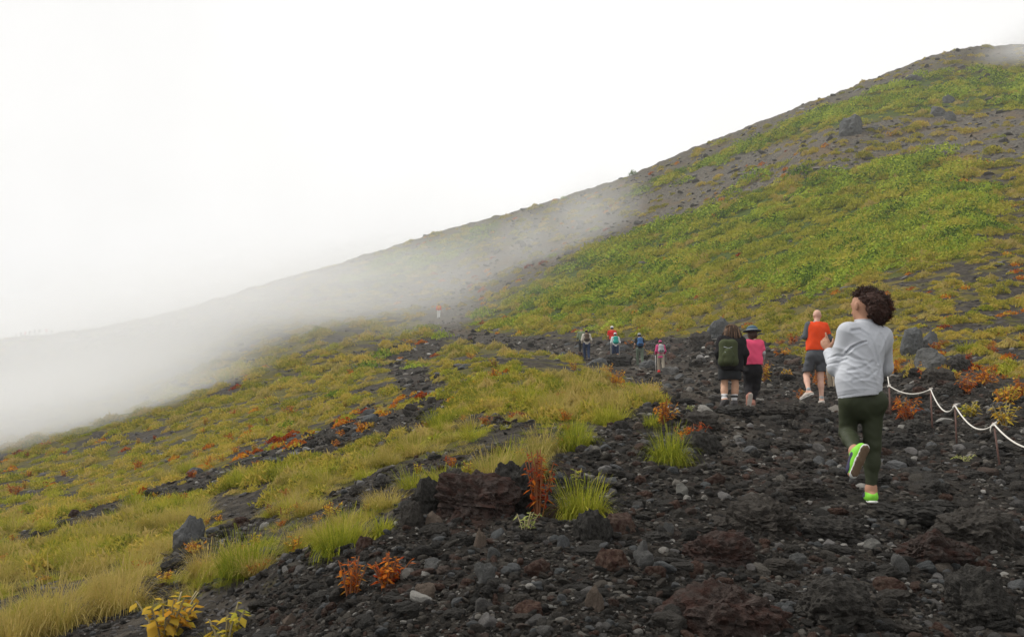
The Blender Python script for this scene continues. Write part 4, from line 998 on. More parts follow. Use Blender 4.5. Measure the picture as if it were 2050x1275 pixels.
def folds(seed, amp, dirs):
    rg = np.random.default_rng(seed)
    def g(X, Y, Z):
        d = 0
        for (dx, dy, dz, fr, a, c, sig) in dirs:
            ph = (X*dx+Y*dy+Z*dz)*fr; ph = ph+1.3*np.sin((X*dz-Z*dx)*9+c[0]*7)+.7*np.sin(Z*13+X*5)
            w = np.exp(-(((X-c[0])**2+(Z-c[1])**2)/sig**2)); s_ = np.sin(ph); d = d-a*w*(1-np.abs(s_))**2.2*2+a*w*.6
        return d+amp*np.sin(X*23+np.sin(Z*17)*1.5)*np.sin(Z*19+Y*11)
    return g

def hero_woman():
    Y0 = 6.5; root = at(1745, 1008); Y0 = root.y; root = Vector(P3(1745, 1009, Y0)); root.z = max(root.z, float(ground_z(root.x, root.y)[0])+.02); P = px_local(root, Y0)
    o = empty('person', root); tag(o, "woman in a grey sweatshirt and olive leggings, one foot raised", 'person')
    J = dict(hl=P(1702, 798), hr=P(1746, 800), kl=P(1697, 866, .10), kr=P(1746, 893, .03), al=P(1712, 902, -.33), ar=P(1744, 980, .02),
             sl=P(1697, 664, -.03), sr=P(1766, 672, .03), el=P(1676, 735, .06), er=P(1768, 735, .16), wl=P(1659, 703, .26), wr=P(1730, 722, .33), neck=P(1731, 648, .02), fwd=np.array([-.30, 1, 0.]))
    hc = P(1728, 612, .03); face = np.array([-.38, .92, -.05])
    B = SDF(); body_sdf(B, J, 1.0); f, r, z = head_sdf(B, hc, 1.02, face, J['neck'])
    hand_sdf(B, J['wl'], P(1652, 686, .28)-J['wl'], np.array([.6, .5, .1]), 1.0, .75, True)
    hand_sdf(B, J['wr'], np.array([-.8, .4, .45]), np.array([0, -.4, .8]), 1.0, .7)
    for k, td, up in (('l', P(1703, 962, -.34)-P(1728, 905, -.40), np.array([-.25, 1.0, .15])), ('r', np.array([.22, .95, 0]), np.array([0, 0, 1.]))): foot_sdf(B, J['a'+k], td, up, .93)
    shape('body', B, .0055, M['skin'], o)
    # sweatshirt
    S = SDF(); G = dict(J); f_ = J['fwd']/np.linalg.norm(J['fwd']); hcn = (J['hl']+J['hr'])/2; scn = (J['sl']+J['sr'])/2
    bot = P(1721, 790)
    S.cap(bot+np.array([0, 0, -.02]), bot+np.array([0, 0, .10]), .163, .169, .03, (f_, 1.18)); S.cap(bot+np.array([0, 0, .09]), lp(bot, scn, .72), .170, .170, .06, (f_, 1.30))
    S.cap(lp(J['sl'], scn, .25)-np.array([0, 0, .05]), lp(J['sr'], scn, .25)-np.array([0, 0, .05]), .092, .092, .06, (f_, 1.05))
    for k in ('l', 'r'):
        S.cap(J['neck']-np.array([0, 0, .035]), J['s'+k]+np.array([0, 0, -.003]), .063, .066, .05); S.cap(J['s'+k], J['e'+k], .074, .072, .03); S.cap(J['e'+k], lp(J['e'+k], J['w'+k], .85), .070, .050, .03)
    S.cap(lp(J['wl'], J['el'], .18), lp(J['wl'], J['el'], .05), .038, .034, .01); S.cap(lp(J['wr'], J['er'], .18), lp(J['wr'], J['er'], .05), .038, .034, .01)
    S.ell(P(1729, 636, .03), (.074, .072, .032), .01, None, '-')
    S.plane(P(1723, 789), (.10, 0, -1.0)); c0 = P(1712, 700); c1 = P(1745, 730); c2 = P(1700, 735)
    fd = folds(1, .0016, [(.75, 0, .65, 30, .005, (c0[0], c0[2]-.02), .17), (.85, 0, .55, 24, .005, (c1[0]-.03, c1[2]-.06), .20), (.5, 0, .9, 40, .003, (c2[0]+.02, c2[2]-.07), .16), (.2, 0, 1, 48, .003, (P(1720, 770)[0], P(1720, 770)[2]), .16), (-.6, 0, .8, 40, .004, (P(1765, 690)[0], P(1765, 690)[2]), .12)])
    CR = [([(1695, 667), (1712, 664), (1727, 676), (1738, 700), (1746, 730)], .010, .010), ([(1688, 708), (1696, 699), (1708, 693), (1720, 689)], .014, .007), ([(1687, 712), (1700, 722), (1722, 728)], .006, .009), ([(1688, 745), (1710, 742), (1735, 727)], .005, .009), ([(1695, 765), (1722, 760), (1742, 745)], .005, .009), ([(1757, 672), (1764, 690), (1768, 715)], .006, .009), ([(1748, 700), (1752, 740), (1745, 765)], .004, .011), ([(1664, 716), (1674, 712), (1684, 715)], .006, .007), ([(1662, 728), (1676, 726), (1688, 722)], .005, .007)]
    CR = [([np.array(P(u, v))[[0, 2]] for u, v in ps], a, sg) for ps, a, sg in CR]
    def creased(X, Y, Z):
        d = fd(X, Y, Z)
        for ps, a, sg in CR:
            best = 9.0
            for p, q in zip(ps[:-1], ps[1:]):
                ex, ez = q-p; t = np.clip(((X-p[0])*ex+(Z-p[1])*ez)/(ex*ex+ez*ez), 0, 1); best = np.minimum(best, np.hypot(X-p[0]-t*ex, Z-p[1]-t*ez))
            d = d+np.where(Y < .12, a*np.exp(-(best/sg)**2)-a*.35*np.exp(-((best-2.2*sg)/sg)**2), 0)
        return d
    so = shape('sweatshirt', S, .0055, M['sweat'], o, creased)
    # ribbed hem, collar
    Hm = SDF(); Hm.cap(P(1721, 790)+np.array([0, 0, -.012]), P(1721, 790)+np.array([0, 0, .022]), .167, .169, .02, (f_, 1.18)); Hm.plane(P(1723, 795), (.10, 0, -1.0)); Hm.plane(P(1723, 779), (-.10, 0, 1.0))
    shape('hem_band', Hm, .006, M['sweat'], so, lambda X, Y, Z: .0012*np.sin(X*420))
    cN = P(1730, 641, .03); ring = [cN+np.array([.067*math.cos(a), .06*math.sin(a), -.003*math.cos(a)+.004*math.sin(a)-.006]) for a in np.linspace(0, 6.283, 25)]
    tubes('collar', [(ring, .0085)], M['sweat'], so, 8)
    # leggings
    Lg = SDF(); G = J
    Lg.cap(hcn-np.array([0, 0, .04]), hcn+np.array([0, 0, .07]), .136, .13, .04, (f_, 1.35))
    for k in ('l', 'r'):
        Lg.cap(G['h'+k]-np.array([0, 0, .01]), G['k'+k], .088, .062, .035); Lg.cap(G['k'+k], lp(G['k'+k], G['a'+k], .42), .060, .057, .03); Lg.cap(lp(G['k'+k], G['a'+k], .35), lp(G['k'+k], G['a'+k], .93), .057, .038, .03); Lg.ell(G['h'+k]-f_*.05+np.array([0, 0, -.02]), (.082, .07, .09), .05)
    shape('leggings', Lg, .0055, M['legging'], o, lambda X, Y, Z: .0012*np.sin(Z*90+3*np.sin(X*30))*np.sin(X*22+Z*9))
    # shoes
    for k, td, up in (('l', P(1703, 962, -.34)-P(1728, 905, -.40), np.array([-.25, 1.0, .15])), ('r', np.array([.22, .95, 0]), np.array([0, 0, 1.]))):
        Sh = SDF(); foot_sdf(Sh, J['a'+k], td, up, .90, .245, .004); u = up/np.linalg.norm(up); t = td/np.linalg.norm(td); u2 = u-t*(u@t); u2 /= np.linalg.norm(u2)
        Sh.plane(J['a'+k]-u2*.010, u2+t*-.35)
        sh = shape('shoe', Sh, .005, M['neon'], o)
        So = SDF(); sole_sdf(So, J['a'+k], td, up, .92); shape('sole', So, .005, M['sole'], sh)
        Os = SDF(); sole_sdf(Os, J['a'+k]-u2*.0125, td, up, .85); shape('outsole', Os, .005, M['solebr'], sh, lambda X, Y, Z: .003*np.sin(X*200)*np.sin(Z*170+Y*170))
        Up = SDF(); a_ = J['a'+k]; b_ = a_-u2*.06; Up.cap(b_+t*.03+u2*.022, b_+t*.13+u2*.006, .049, .045, .02, (u2, 1.1)); Up.plane(b_-u2*.012, -u2); shape('shoe_upper', Up, .005, M['purple'], sh)
    # hair
    Hc = P(1752, 611, -.01); H = SDF(); H.ell(P(1743, 600, .0), (.098, .105, .072), .04); H.ell(P(1753, 615, -.02), (.092, .11, .095), .04); H.ell(P(1760, 628, -.02), (.066, .09, .072), .04); H.ell(P(1730, 596, .04), (.074, .10, .062), .03)
    H.ell(hc+f*.10-z*.03, (.08, .08, .075), .01, None, '-'); H.ell(hc-z*.055+np.array([-.07, -.02, 0]), (.05, .10, .05), .01, None, '-')
    hr = shape('hair', H, .006, M['hair'], o, lambda X, Y, Z: .005*np.sin(X*63+3*np.sin(Z*41+Y*20))*np.sin(Z*57+3*np.sin(Y*47+X*31)))
    for cc, R, nn, mt, sd in ((P(1743, 601, 0), .078, 500, 'hair', 1), (P(1754, 613, -.02), .088, 800, 'hair', 2), (P(1729, 597, .02), .062, 380, 'hair', 5), (P(1757, 616, -.01), .094, 420, 'hairred', 3), (P(1760, 629, -.02), .064, 400, 'hair', 4)):
        curls('curls', cc, R, nn, M[mt], hr, sd, .036, (lambda d: d[0] > -.72 or d[2] > .2) if mt == 'hair' else (lambda d: d[0] > .45))
    # slim stick in her hand
    w = J['wl']; return o, J
hero_woman()

def near_man_orange():
    base = at(1645, 809); Y0 = base.y; root = Vector(P3(1645, 809, Y0)); root.z = max(root.z, float(ground_z(root.x, root.y)[0]))+.045; P = px_local(root, Y0)
    o = empty('person', root); tag(o, "bald man in an orange shirt with grey sleeves and grey shorts walking up the trail", 'person')
    J = dict(hl=P(1625, 712), hr=P(1645, 712), kl=P(1614, 752, .12), kr=P(1643, 757, .06), al=P(1619, 783, -.25), ar=P(1645, 799, 0), sl=P(1619, 651), sr=P(1651, 653), el=P(1612, 674, .02), er=P(1661, 678, .02), wl=P(1619, 680, .24), wr=P(1652, 682, .25), neck=P(1635, 646), fwd=np.array([0, 1, 0.]))
    B = SDF(); body_sdf(B, J, 1.08); hc = P(1636, 631, .03); head_sdf(B, hc, 1.02, (-.15, 1, .1), J['neck'])
    hand_sdf(B, J['wl'], (.3, .8, .3), (.6, 0, -.3)); hand_sdf(B, J['wr'], (-.3, .8, .3), (-.6, 0, -.3))
    foot_sdf(B, J['al'], (-.55, .75, -.30), (0, .3, 1)); foot_sdf(B, J['ar'], (.1, 1, 0), (0, 0, 1)); shape('body', B, .009, M['skin3'], o)
    sc = (J['sl']+J['sr'])/2; hcn = (J['hl']+J['hr'])/2; f_ = J['fwd']
    S = SDF(); bot = P(1634, 703); S.cap(bot, bot+np.array([0, 0, .1]), .195, .19, .05, (f_, 1.4)); S.cap(bot+np.array([0, 0, .1]), lp(bot, sc, .75), .19, .20, .05, (f_, 1.35)); S.cap(lp(J['sl'], sc, .25)-np.array([0, 0, .06]), lp(J['sr'], sc, .25)-np.array([0, 0, .06]), .10, .10, .05, (f_, 1.1))
    for k in ('l', 'r'): S.cap(J['neck']-np.array([0, 0, .05]), lp(J['s'+k], J['neck'], .12), .065, .07, .05)
    S.cap(J['sr'], lp(J['sr'], J['er'], .55), .075, .066, .03); S.plane(P(1635, 702), (0, 0, -1)); shape('shirt', S, .009, M['orange_shirt'], o, lambda X, Y, Z: .004*np.sin(Z*40+3*np.sin(X*14))*np.sin(X*20))
    for k in ('l', 'r'):
        A_ = SDF(); 
        if k == 'l': A_.cap(J['sl'], J['el'], .078, .062, .03)
        else: A_.cap(lp(J['sr'], J['er'], .5), J['er'], .058, .056, .03)
        A_.cap(J['e'+k], lp(J['e'+k], J['w'+k], .55), .06, .05, .03); shape('sleeve', A_, .009, M['grey_sleeve'], o)
    Q = SDF(); Q.cap(hcn, hcn+np.array([0, 0, .10]), .185, .175, .04, (f_, 1.3))
    for k in ('l', 'r'): Q.cap(J['h'+k], lp(J['h'+k], J['k'+k], .92), .112, .092, .03); Q.ell(J['h'+k]-f_*.05, (.1, .09, .1), .05)
    Q.plane(lp(J['hl'], J['kl'], .82), (0, 0, -1)); shape('shorts', Q, .009, M['grey_shorts'], o, lambda X, Y, Z: .004*np.sin(Z*50+X*20)*np.sin(X*31))
    for k, td, up in (('l', (-.55, .75, -.30), (0, .3, 1)), ('r', (.1, 1, 0), (0, 0, 1))):
        Sh = SDF(); foot_sdf(Sh, J['a'+k], td, np.array(up, float), 1.05, .27, .008); Sh.plane(J['a'+k]-np.array([0, 0, .03]), (0, 0, 1)); sh = shape('shoe', Sh, .008, M['shoelt'], o)
        So = SDF(); sole_sdf(So, J['a'+k], td, np.array(up, float), 1.05, .27); shape('sole', So, .008, M['sole'], sh)
        K = SDF(); K.cap(J['a'+k]-np.array([0, 0, .035]), J['a'+k]+np.array([0, 0, .035]), .046, .043, .01); shape('sock', K, .008, M['silver'], o)
    C = SDF(); C.cap(P(1630, 645, -.03), P(1643, 647, -.03), .028, .028, .03); shape('collar', C, .008, M['silver'], o)
near_man_orange()

def near_dreads():
    base = at(1450, 813); Y0 = base.y; root = Vector(P3(1450, 813, Y0)); root.z = max(root.z, float(ground_z(root.x, root.y)[0]))+.04; P = px_local(root, Y0)
    o = empty('person', root); tag(o, "hiker with long dreadlocks in a black jacket, dark shorts and striped white socks", 'person')
    J = dict(hl=P(1452, 742), hr=P(1470, 742), kl=P(1450, 773, .05), kr=P(1472, 773, .05), al=P(1450, 800, -.10), ar=P(1470, 801, .05), sl=P(1445, 682), sr=P(1482, 682), el=P(1440, 706, -.02), er=P(1490, 707, -.02), wl=P(1440, 726, .08), wr=P(1487, 728, .08), neck=P(1464, 677), fwd=np.array([0, 1, 0.]))
    B = SDF(); body_sdf(B, J, 1.05); hc = P(1465, 661, .03); head_sdf(B, hc, 1.0, (.5, .85, 0), J['neck'])
    hand_sdf(B, J['wl'], (0, .2, -1), (1, 0, 0), 1, .4); hand_sdf(B, J['wr'], (0, .2, -1), (-1, 0, 0), 1, .4); foot_sdf(B, J['al'], (-.3, .6, -.6), (0, .7, .7)); foot_sdf(B, J['ar'], (.1, 1, 0), (0, 0, 1)); shape('body', B, .01, M['skin2'], o)
    sc = (J['sl']+J['sr'])/2; f_ = J['fwd']; S = SDF(); bot = P(1463, 742); S.cap(bot, lp(bot, sc, .75), .215, .215, .05, (f_, 1.35)); S.cap(lp(J['sl'], sc, .25)-np.array([0, 0, .06]), lp(J['sr'], sc, .25)-np.array([0, 0, .06]), .115, .115, .05)
    for k in ('l', 'r'): S.cap(J['neck']-np.array([0, 0, .04]), J['s'+k], .07, .08, .05); S.cap(J['s'+k], J['e'+k], .088, .078, .03); S.cap(J['e'+k], lp(J['e'+k], J['w'+k], .95), .076, .056, .03)
    S.plane(P(1463, 744), (0, 0, -1)); shape('jacket', S, .01, M['black'], o, lambda X, Y, Z: .006*np.sin(Z*35+3*np.sin(X*14))*np.sin(X*18))
    hcn = (J['hl']+J['hr'])/2; Q = SDF(); Q.cap(hcn, hcn+np.array([0, 0, .08]), .185, .175, .04, (f_, 1.3))
    for k in ('l', 'r'): Q.cap(J['h'+k], J['k'+k], .115, .105, .03)
    Q.plane(P(1463, 760), (0, 0, -1)); sh_ = shape('shorts', Q, .01, M['charcoal'], o)
    St = SDF(); St.cap(P(1443, 744, 0), P(1444, 759, .02), .022, .022, .01); shape('side_stripe', St, .008, M['palegrey'], sh_)
    for k, td, up in (('l', (-.3, .6, -.6), (0, .7, .7)), ('r', (.1, 1, 0), (0, 0, 1))):
        Sh = SDF(); foot_sdf(Sh, J['a'+k], td, np.array(up, float), 1.1, .28, .008); Sh.plane(J['a'+k]-np.array([0, 0, .0]), (0, 0, 1)); sh = shape('shoe', Sh, .009, M['shoe'], o)
        So = SDF(); sole_sdf(So, J['a'+k], td, np.array(up, float), 1.1, .28); shape('sole', So, .009, M['shoe'], sh)
        tp = lp(J['a'+k], J['k'+k], .42); K = SDF(); K.cap(J['a'+k], tp, .046, .056, .01); K.plane(tp, (0, 0, 1)); sk = shape('sock', K, .009, M['sockw'], o)
        for q in (.22, .30): c_ = lp(J['a'+k], J['k'+k], q); T = SDF(); T.cap(c_-np.array([0, 0, .005]), c_+np.array([0, 0, .005]), .056, .057, .005); T.plane(c_+np.array([0, 0, .009]), (0, 0, 1)); T.plane(c_-np.array([0, 0, .009]), (0, 0, -1)); shape('sock_stripe', T, .005, M['black'], sk)
    rg = np.random.default_rng(3)
    for nm, mt, nn, sd in (('dreadlocks', 'dread', 70, 1), ('light_dreadlocks', 'dreadlt', 26, 2)):
        lst = []
        for i in range(nn):
            a = rg.uniform(math.pi*.85, math.pi*2.15); top = hc+np.array([.05*math.cos(a)*rg.uniform(.2, 1), .05*math.sin(a), .09]); sd_ = hc+np.array([.115*math.cos(a), .11*math.sin(a), .02]); L = rg.uniform(.17, .33)
            e = sd_+np.array([.05*math.cos(a), .03*math.sin(a), -L]); m_ = lp(sd_, e, .5)+rg.normal(0, .012, 3); lst.append(([top, lp(top, sd_, .6)+np.array([0, 0, .02]), sd_, m_, e], [.011, .012, .012, .011, .006]))
        tubes(nm, lst, M[mt], o)
    # backpack
    b = empty('backpack', root+Vector(P(1457, 730, -.22))); tag(b, "army green backpack with black straps on the dreadlocked hiker's back", 'backpack'); Q = lambda u, v, d: P(u, v, d)-np.array(P(1457, 730, -.22))
    Z = SDF(); Z.cap(Q(1449, 690, -.22), Q(1467, 690, -.22), .075, .075, .03); Z.cap(Q(1448, 724, -.24), Q(1468, 724, -.24), .085, .085, .03); Z.cap(Q(1451, 690, -.22), Q(1451, 722, -.24), .095, .10, .03); Z.cap(Q(1465, 690, -.22), Q(1465, 722, -.24), .095, .10, .03); shape('bag', Z, .01, M['armyg'], b)
    Z = SDF(); Z.cap(Q(1452, 711, -.335), Q(1464, 711, -.335), .05, .05, .02); Z.cap(Q(1458, 705, -.33), Q(1458, 722, -.34), .07, .075, .03); shape('pocket', Z, .01, M['armyg'], b)
    Z = SDF(); Z.cap(Q(1449, 731, -.22), Q(1467, 731, -.22), .07, .07, .03); shape('base_panel', Z, .01, M['black'], b)
    tubes('strap', [([Q(1449, 684, -.10), Q(1450, 684, -.2), Q(1452, 690, -.27)], .02), ([Q(1467, 684, -.10), Q(1466, 684, -.2), Q(1464, 690, -.27)], .02)], M['black'], b); tubes('piping', [([Q(1451, 705, -.375), Q(1465, 705, -.375)], .007), ([Q(1449, 694, -.31), Q(1458, 697, -.33), Q(1467, 694, -.31)], .007), ([Q(1447, 722, -.30), Q(1446, 700, -.28)], .008), ([Q(1469, 722, -.30), Q(1469, 700, -.28)], .008)], M['silver'], b)
near_dreads()

def near_pink():
    base = at(1506, 811); Y0 = base.y-.15; root = Vector(P3(1506, 811, Y0)); root.z = max(root.z, float(ground_z(root.x, root.y)[0]))+.045; P = px_local(root, Y0)
    o = empty('person', root); tag(o, "woman in a pink T-shirt, black trousers and slate-blue sun hat beside the dreadlocked hiker", 'person')
    J = dict(hl=P(1500, 742), hr=P(1514, 742), kl=P(1498, 774, .06), kr=P(1513, 775, .04), al=P(1499, 793, -.20), ar=P(1506, 802, .0), sl=P(1496, 687), sr=P(1521, 687), el=P(1494, 708, .06), er=P(1527, 706, .0), wl=P(1496, 718, .24), wr=P(1527, 722, .14), neck=P(1508, 682), fwd=np.array([.1, 1, 0.]))
    B = SDF(); body_sdf(B, J, .95); hc = P(1506, 668, .03); head_sdf(B, hc, .95, (.45, .9, 0), J['neck'])
    hand_sdf(B, J['wl'], (.2, .8, -.3), (.6, 0, -.3), .9); hand_sdf(B, J['wr'], (-.1, .6, -.7), (-.8, 0, -.3), .9); foot_sdf(B, J['al'], (-.1, .35, -.9), (0, .9, .3), .9); foot_sdf(B, J['ar'], (.2, 1, 0), (0, 0, 1), .9); shape('body', B, .009, M['skin3'], o)
    sc = (J['sl']+J['sr'])/2; f_ = J['fwd']; S = SDF(); bot = P(1507, 730); S.cap(bot, bot+np.array([0, 0, .1]), .175, .165, .05, (f_, 1.3)); S.cap(bot+np.array([0, 0, .1]), lp(bot, sc, .75), .165, .155, .05, (f_, 1.3)); S.cap(lp(J['sl'], sc, .25)-np.array([0, 0, .05]), lp(J['sr'], sc, .25)-np.array([0, 0, .05]), .085, .085, .05)
    for k in ('l', 'r'): S.cap(J['neck']-np.array([0, 0, .05]), J['s'+k], .055, .06, .05); S.cap(J['s'+k], lp(J['s'+k], J['e'+k], .65), .064, .064, .03)
    S.plane(P(1507, 731), (0, 0, -1)); shape('shirt', S, .009, M['pink'], o, lambda X, Y, Z: .004*np.sin(Z*45+3*np.sin(X*16))*np.sin(X*22))
    for k in ('l', 'r'): A_ = SDF(); A_.cap(lp(J['s'+k], J['e'+k], .6), J['e'+k], .05, .046, .02); A_.cap(J['e'+k], lp(J['e'+k], J['w'+k], .7), .046, .036, .02); shape('sleeve', A_, .009, M['palegrey'], o)
    Q = SDF(); hcn = (J['hl']+J['hr'])/2; Q.cap(hcn, hcn+np.array([0, 0, .08]), .165, .15, .04, (f_, 1.25))
    for k in ('l', 'r'): Q.cap(J['h'+k], J['k'+k], .105, .075, .03); Q.cap(J['k'+k], lp(J['k'+k], J['a'+k], .85), .075, .05, .03)
    shape('trousers', Q, .009, M['black'], o, lambda X, Y, Z: .003*np.sin(Z*60+X*20))
    for k, td, up, lt in (('l', (-.1, .35, -.9), (0, .9, .3), 'shoe'), ('r', (.2, 1, 0), (0, 0, 1), 'tanshoe')):
        Sh = SDF(); foot_sdf(Sh, J['a'+k], td, np.array(up, float), .95, .25, .008); sh = shape('shoe', Sh, .009, M['tanshoe'], o); So = SDF(); sole_sdf(So, J['a'+k], td, np.array(up, float), .98, .25); shape('sole', So, .009, M['shoelt'], sh)
    Hh = SDF(); Hh.ell(hc+np.array([.0, -.01, -.02]), (.085, .095, .10), .02); Hh.cap(hc+np.array([-.03, -.05, -.05]), hc+np.array([-.03, -.05, -.12]), .05, .035, .03); Hh.ell(hc+np.array([.05, .1, -.05]), (.08, .09, .11), .01, None, '-'); shape('hair', Hh, .009, M['hair'], o)
    H = SDF(); H.ell(hc+np.array([0, 0, .075]), (.098, .105, .075), .01); H.plane(hc+np.array([0, 0, .05]), (0, 0, -1)); hat = shape('hat', H, .008, M['hatblue'], o)
    R = SDF(); R.ell(hc+np.array([0, 0, .045]), (.165, .17, .016), .01); shape('brim', R, .007, M['hatblue'], hat, lambda X, Y, Z: .012*np.sin(X*18)*0); Bd = SDF(); Bd.ell(hc+np.array([0, 0, .06]), (.106, .113, .05), .01); Bd.plane(hc+np.array([0, 0, .075]), (0, 0, 1)); Bd.plane(hc+np.array([0, 0, .05]), (0, 0, -1)); shape('hat_band', Bd, .008, M['silver'], hat)
near_pink()

def far_hiker(u, v, hpx, label, top, bottom, pack=None, hat=None, hair='black', shoe='shoe', pose=0, long_top=False, bottoms='trousers', arm='top', packlab=None, dy=0, poles=0, lean=.0, skirt=None, pack_low=None, polelab=None):
    Y0 = at(u, v).y+dy; root = Vector(P3(u, v, Y0)); gz = float(ground_z(root.x, root.y)[0]); root.z = gz+.02 if abs(gz-root.z) < .6 else root.z
    Ht = hpx/F*Y0/ (cp); s = Ht/1.72; o = empty('person', root); tag(o, label, 'person')
    A = lambda x, y, z: np.array([x, y, z])*s; st = .16 if pose == 0 else -.16
    J = dict(hl=A(-.09, 0, .90), hr=A(.09, 0, .90), kl=A(-.10, .05+st*.6, .49), kr=A(.10, .05-st*.5, .48), al=A(-.10, st, .09), ar=A(.10, -st, .10), sl=A(-.17, .03+lean, 1.40), sr=A(.17, .03+lean, 1.40),
             el=A(-.25, .02, 1.12), er=A(.25, .02, 1.12), wl=A(-.24, .20, .98), wr=A(.24, .18, 1.0), neck=A(0, .03+lean, 1.47), fwd=np.array([0, 1, 0.]))
    h = .016 if Y0 < 60 else .028; B = SDF(); body_sdf(B, J, s); hc = A(0, .06+lean, 1.60); head_sdf(B, hc, s, (.1, 1, -.1), J['neck']); foot_sdf(B, J['al'], (0, 1, 0), (0, 0, 1), s); foot_sdf(B, J['ar'], (0, 1, 0), (0, 0, 1), s)
    for k in ('l', 'r'): hand_sdf(B, J['w'+k], (0, .7, .2), (0, 0, -1), s*1.1)
    shape('body', B, h*.8, M['skin2'], o); sc = (J['sl']+J['sr'])/2
    S = SDF(); b0 = A(0, 0, .78 if long_top else .90); S.cap(b0, lp(b0, sc, .8), .175*s, .175*s, .05, ((0, 1, 0), 1.3)); S.cap(J['sl']-A(-.03, 0, .05), J['sr']-A(.03, 0, .05), .085*s, .085*s, .05)
    ms = arm != 'bare'
    for k in ('l', 'r'):
        S.cap(J['neck']-A(0, 0, .04), J['s'+k], .06*s, .07*s, .05); S.cap(J['s'+k], lp(J['s'+k], J['e'+k], 1 if ms else .6), .07*s, .064*s, .03)
        if ms: S.cap(J['e'+k], lp(J['e'+k], J['w'+k], .9), .062*s, .045*s, .03)
    S.plane(b0-A(0, 0, .04), (0, 0, -1)); shape('jacket' if ms else 'shirt', S, h, M[top], o)
    Q = SDF(); Q.cap(A(0, 0, .88), A(0, 0, .98), .165*s, .155*s, .04, ((0, 1, 0), 1.25))
    for k in ('l', 'r'):
        if bottoms == 'trousers': Q.cap(J['h'+k], J['k'+k], .108*s, .08*s, .03); Q.cap(J['k'+k], lp(J['k'+k], J['a'+k], .95), .08*s, .062*s, .03)
        else: Q.cap(J['h'+k], lp(J['h'+k], J['k'+k], .9), .115*s, .10*s, .03)
    shape(bottoms, Q, h, M[bottom], o)
    for k in ('l', 'r'): Sh = SDF(); foot_sdf(Sh, J['a'+k], (0, 1, 0), np.array([0, 0, 1.]), s*1.12, .27, .008); shape('shoe', Sh, h*.8, M[shoe], o)
    if hat: H = SDF(); H.ell(hc+A(0, 0, .045), np.array((.092, .105, .085))*s, .01); H.cap(hc+A(0, .09, .03), hc+A(0, .15, .02), .04*s, .035*s, .01, ((0, 0, 1), 3)); H.plane(hc+A(0, 0, .01), (0, 0, -1)); shape('hat', H, h*.8, M[hat], o)
    if hair: H = SDF(); H.ell(hc+A(0, -.015, .0), np.array((.083, .088, .09))*s, .01); shape('hair', H, h*.8, M[hair], o)
    if pack:
        p0 = root+Vector(A(0, -.2, 1.0)); b = empty('backpack', p0); tag(b, packlab, 'backpack'); Z = SDF(); q = lambda x, y, z: A(x, y, z)-A(0, -.2, 1.0); Z.cap(q(-.06, -.2+lean, 1.36), q(.06, -.2+lean, 1.36), .085*s, .085*s, .05); Z.cap(q(-.06, -.21, 1.12), q(.06, -.21, 1.12), .115*s, .115*s, .08); Z.cap(q(0, -.2+lean, 1.34), q(0, -.21, 1.12), .12*s, .125*s, .05); shape('bag', Z, h, M[pack], b)
        Z = SDF(); Z.cap(q(-.07, -.30, 1.10), q(.07, -.30, 1.10), .05*s, .05*s, .05); shape('pocket', Z, h, M[pack_low or 'black'], b)
        tubes('strap', [([q(x, .10, 1.40), q(x, .03, 1.49), q(x, -.09, 1.47), q(x, -.17, 1.42)], .02*s) for x in (-.1, .1)], M['black'], b)
    for i in range(poles):
        k = ('l', 'r')[i]; w = J['w'+k]; x = w[0]; pl = empty('trekking_pole', root+Vector((float(x), float(w[1])+.15, .0))); tag(pl, polelab[i], 'trekking pole'); hh = float(w[2])
        tubes('shaft', [([(0, -.02, -.02), (0, -.09, hh)], .011)], M['pole'], pl); tubes('grip', [([(0, -.09, hh-.02), (0, -.1, hh+.11)], .018)], M['black'], pl)
    return o
far_hiker(1165, 718, 56, "hiker in a dull green top half hidden behind the hiker in beige", 'greenshirt', 'charcoal', hair=None, hat='sage', dy=1.6)
far_hiker(1175, 722, 62, "hiker in a beige long-sleeved top and navy trousers with a small dark bag", 'cream', 'navy', 'brownb', None, packlab="small dark brown bag on the back of the hiker in beige")
far_hiker(1227, 722, 62, "hiker in a red T-shirt and white cap, half hidden behind the teal backpack", 'redc', 'charcoal', None, 'white', arm='bare', pose=1, dy=1.5)
far_hiker(1233, 724, 58, "hiker in a white cap and blue shorts carrying the teal backpack", 'white', 'navy', 'teal', 'white', bottoms='shorts', packlab="bright teal backpack of the hiker in blue shorts", poles=2, polelab=("pale trekking pole in the left hand of the hiker with the teal backpack", "pale trekking pole in the right hand of the hiker with the teal backpack"), pack_low='teal')
far_hiker(1282, 734, 67, "tall hiker in a grey cap and sage green trousers with a blue backpack", 'charcoal', 'sage', 'blue', 'silver', arm='bare', packlab="blue backpack of the hiker in sage green trousers", pack_low='navy')
far_hiker(1324, 745, 63, "hiker in a pink jacket and khaki trousers with a grey backpack", 'pink2', 'khaki', 'silver', 'pink2', long_top=True, shoe='redc', packlab="silver-grey and black backpack over the pink jacket", poles=1, polelab=("thin dark trekking pole of the hiker in the pink jacket",))
far_hiker(878, 638, 31, "distant hiker in an orange-red jacket and white trousers at the edge of the mist", 'coral', 'white', 'yellowp', None, packlab="orange rucksack cover on the distant hiker at the edge of the mist", pack_low='yellowc' if 'yellowc' in M else 'redc')
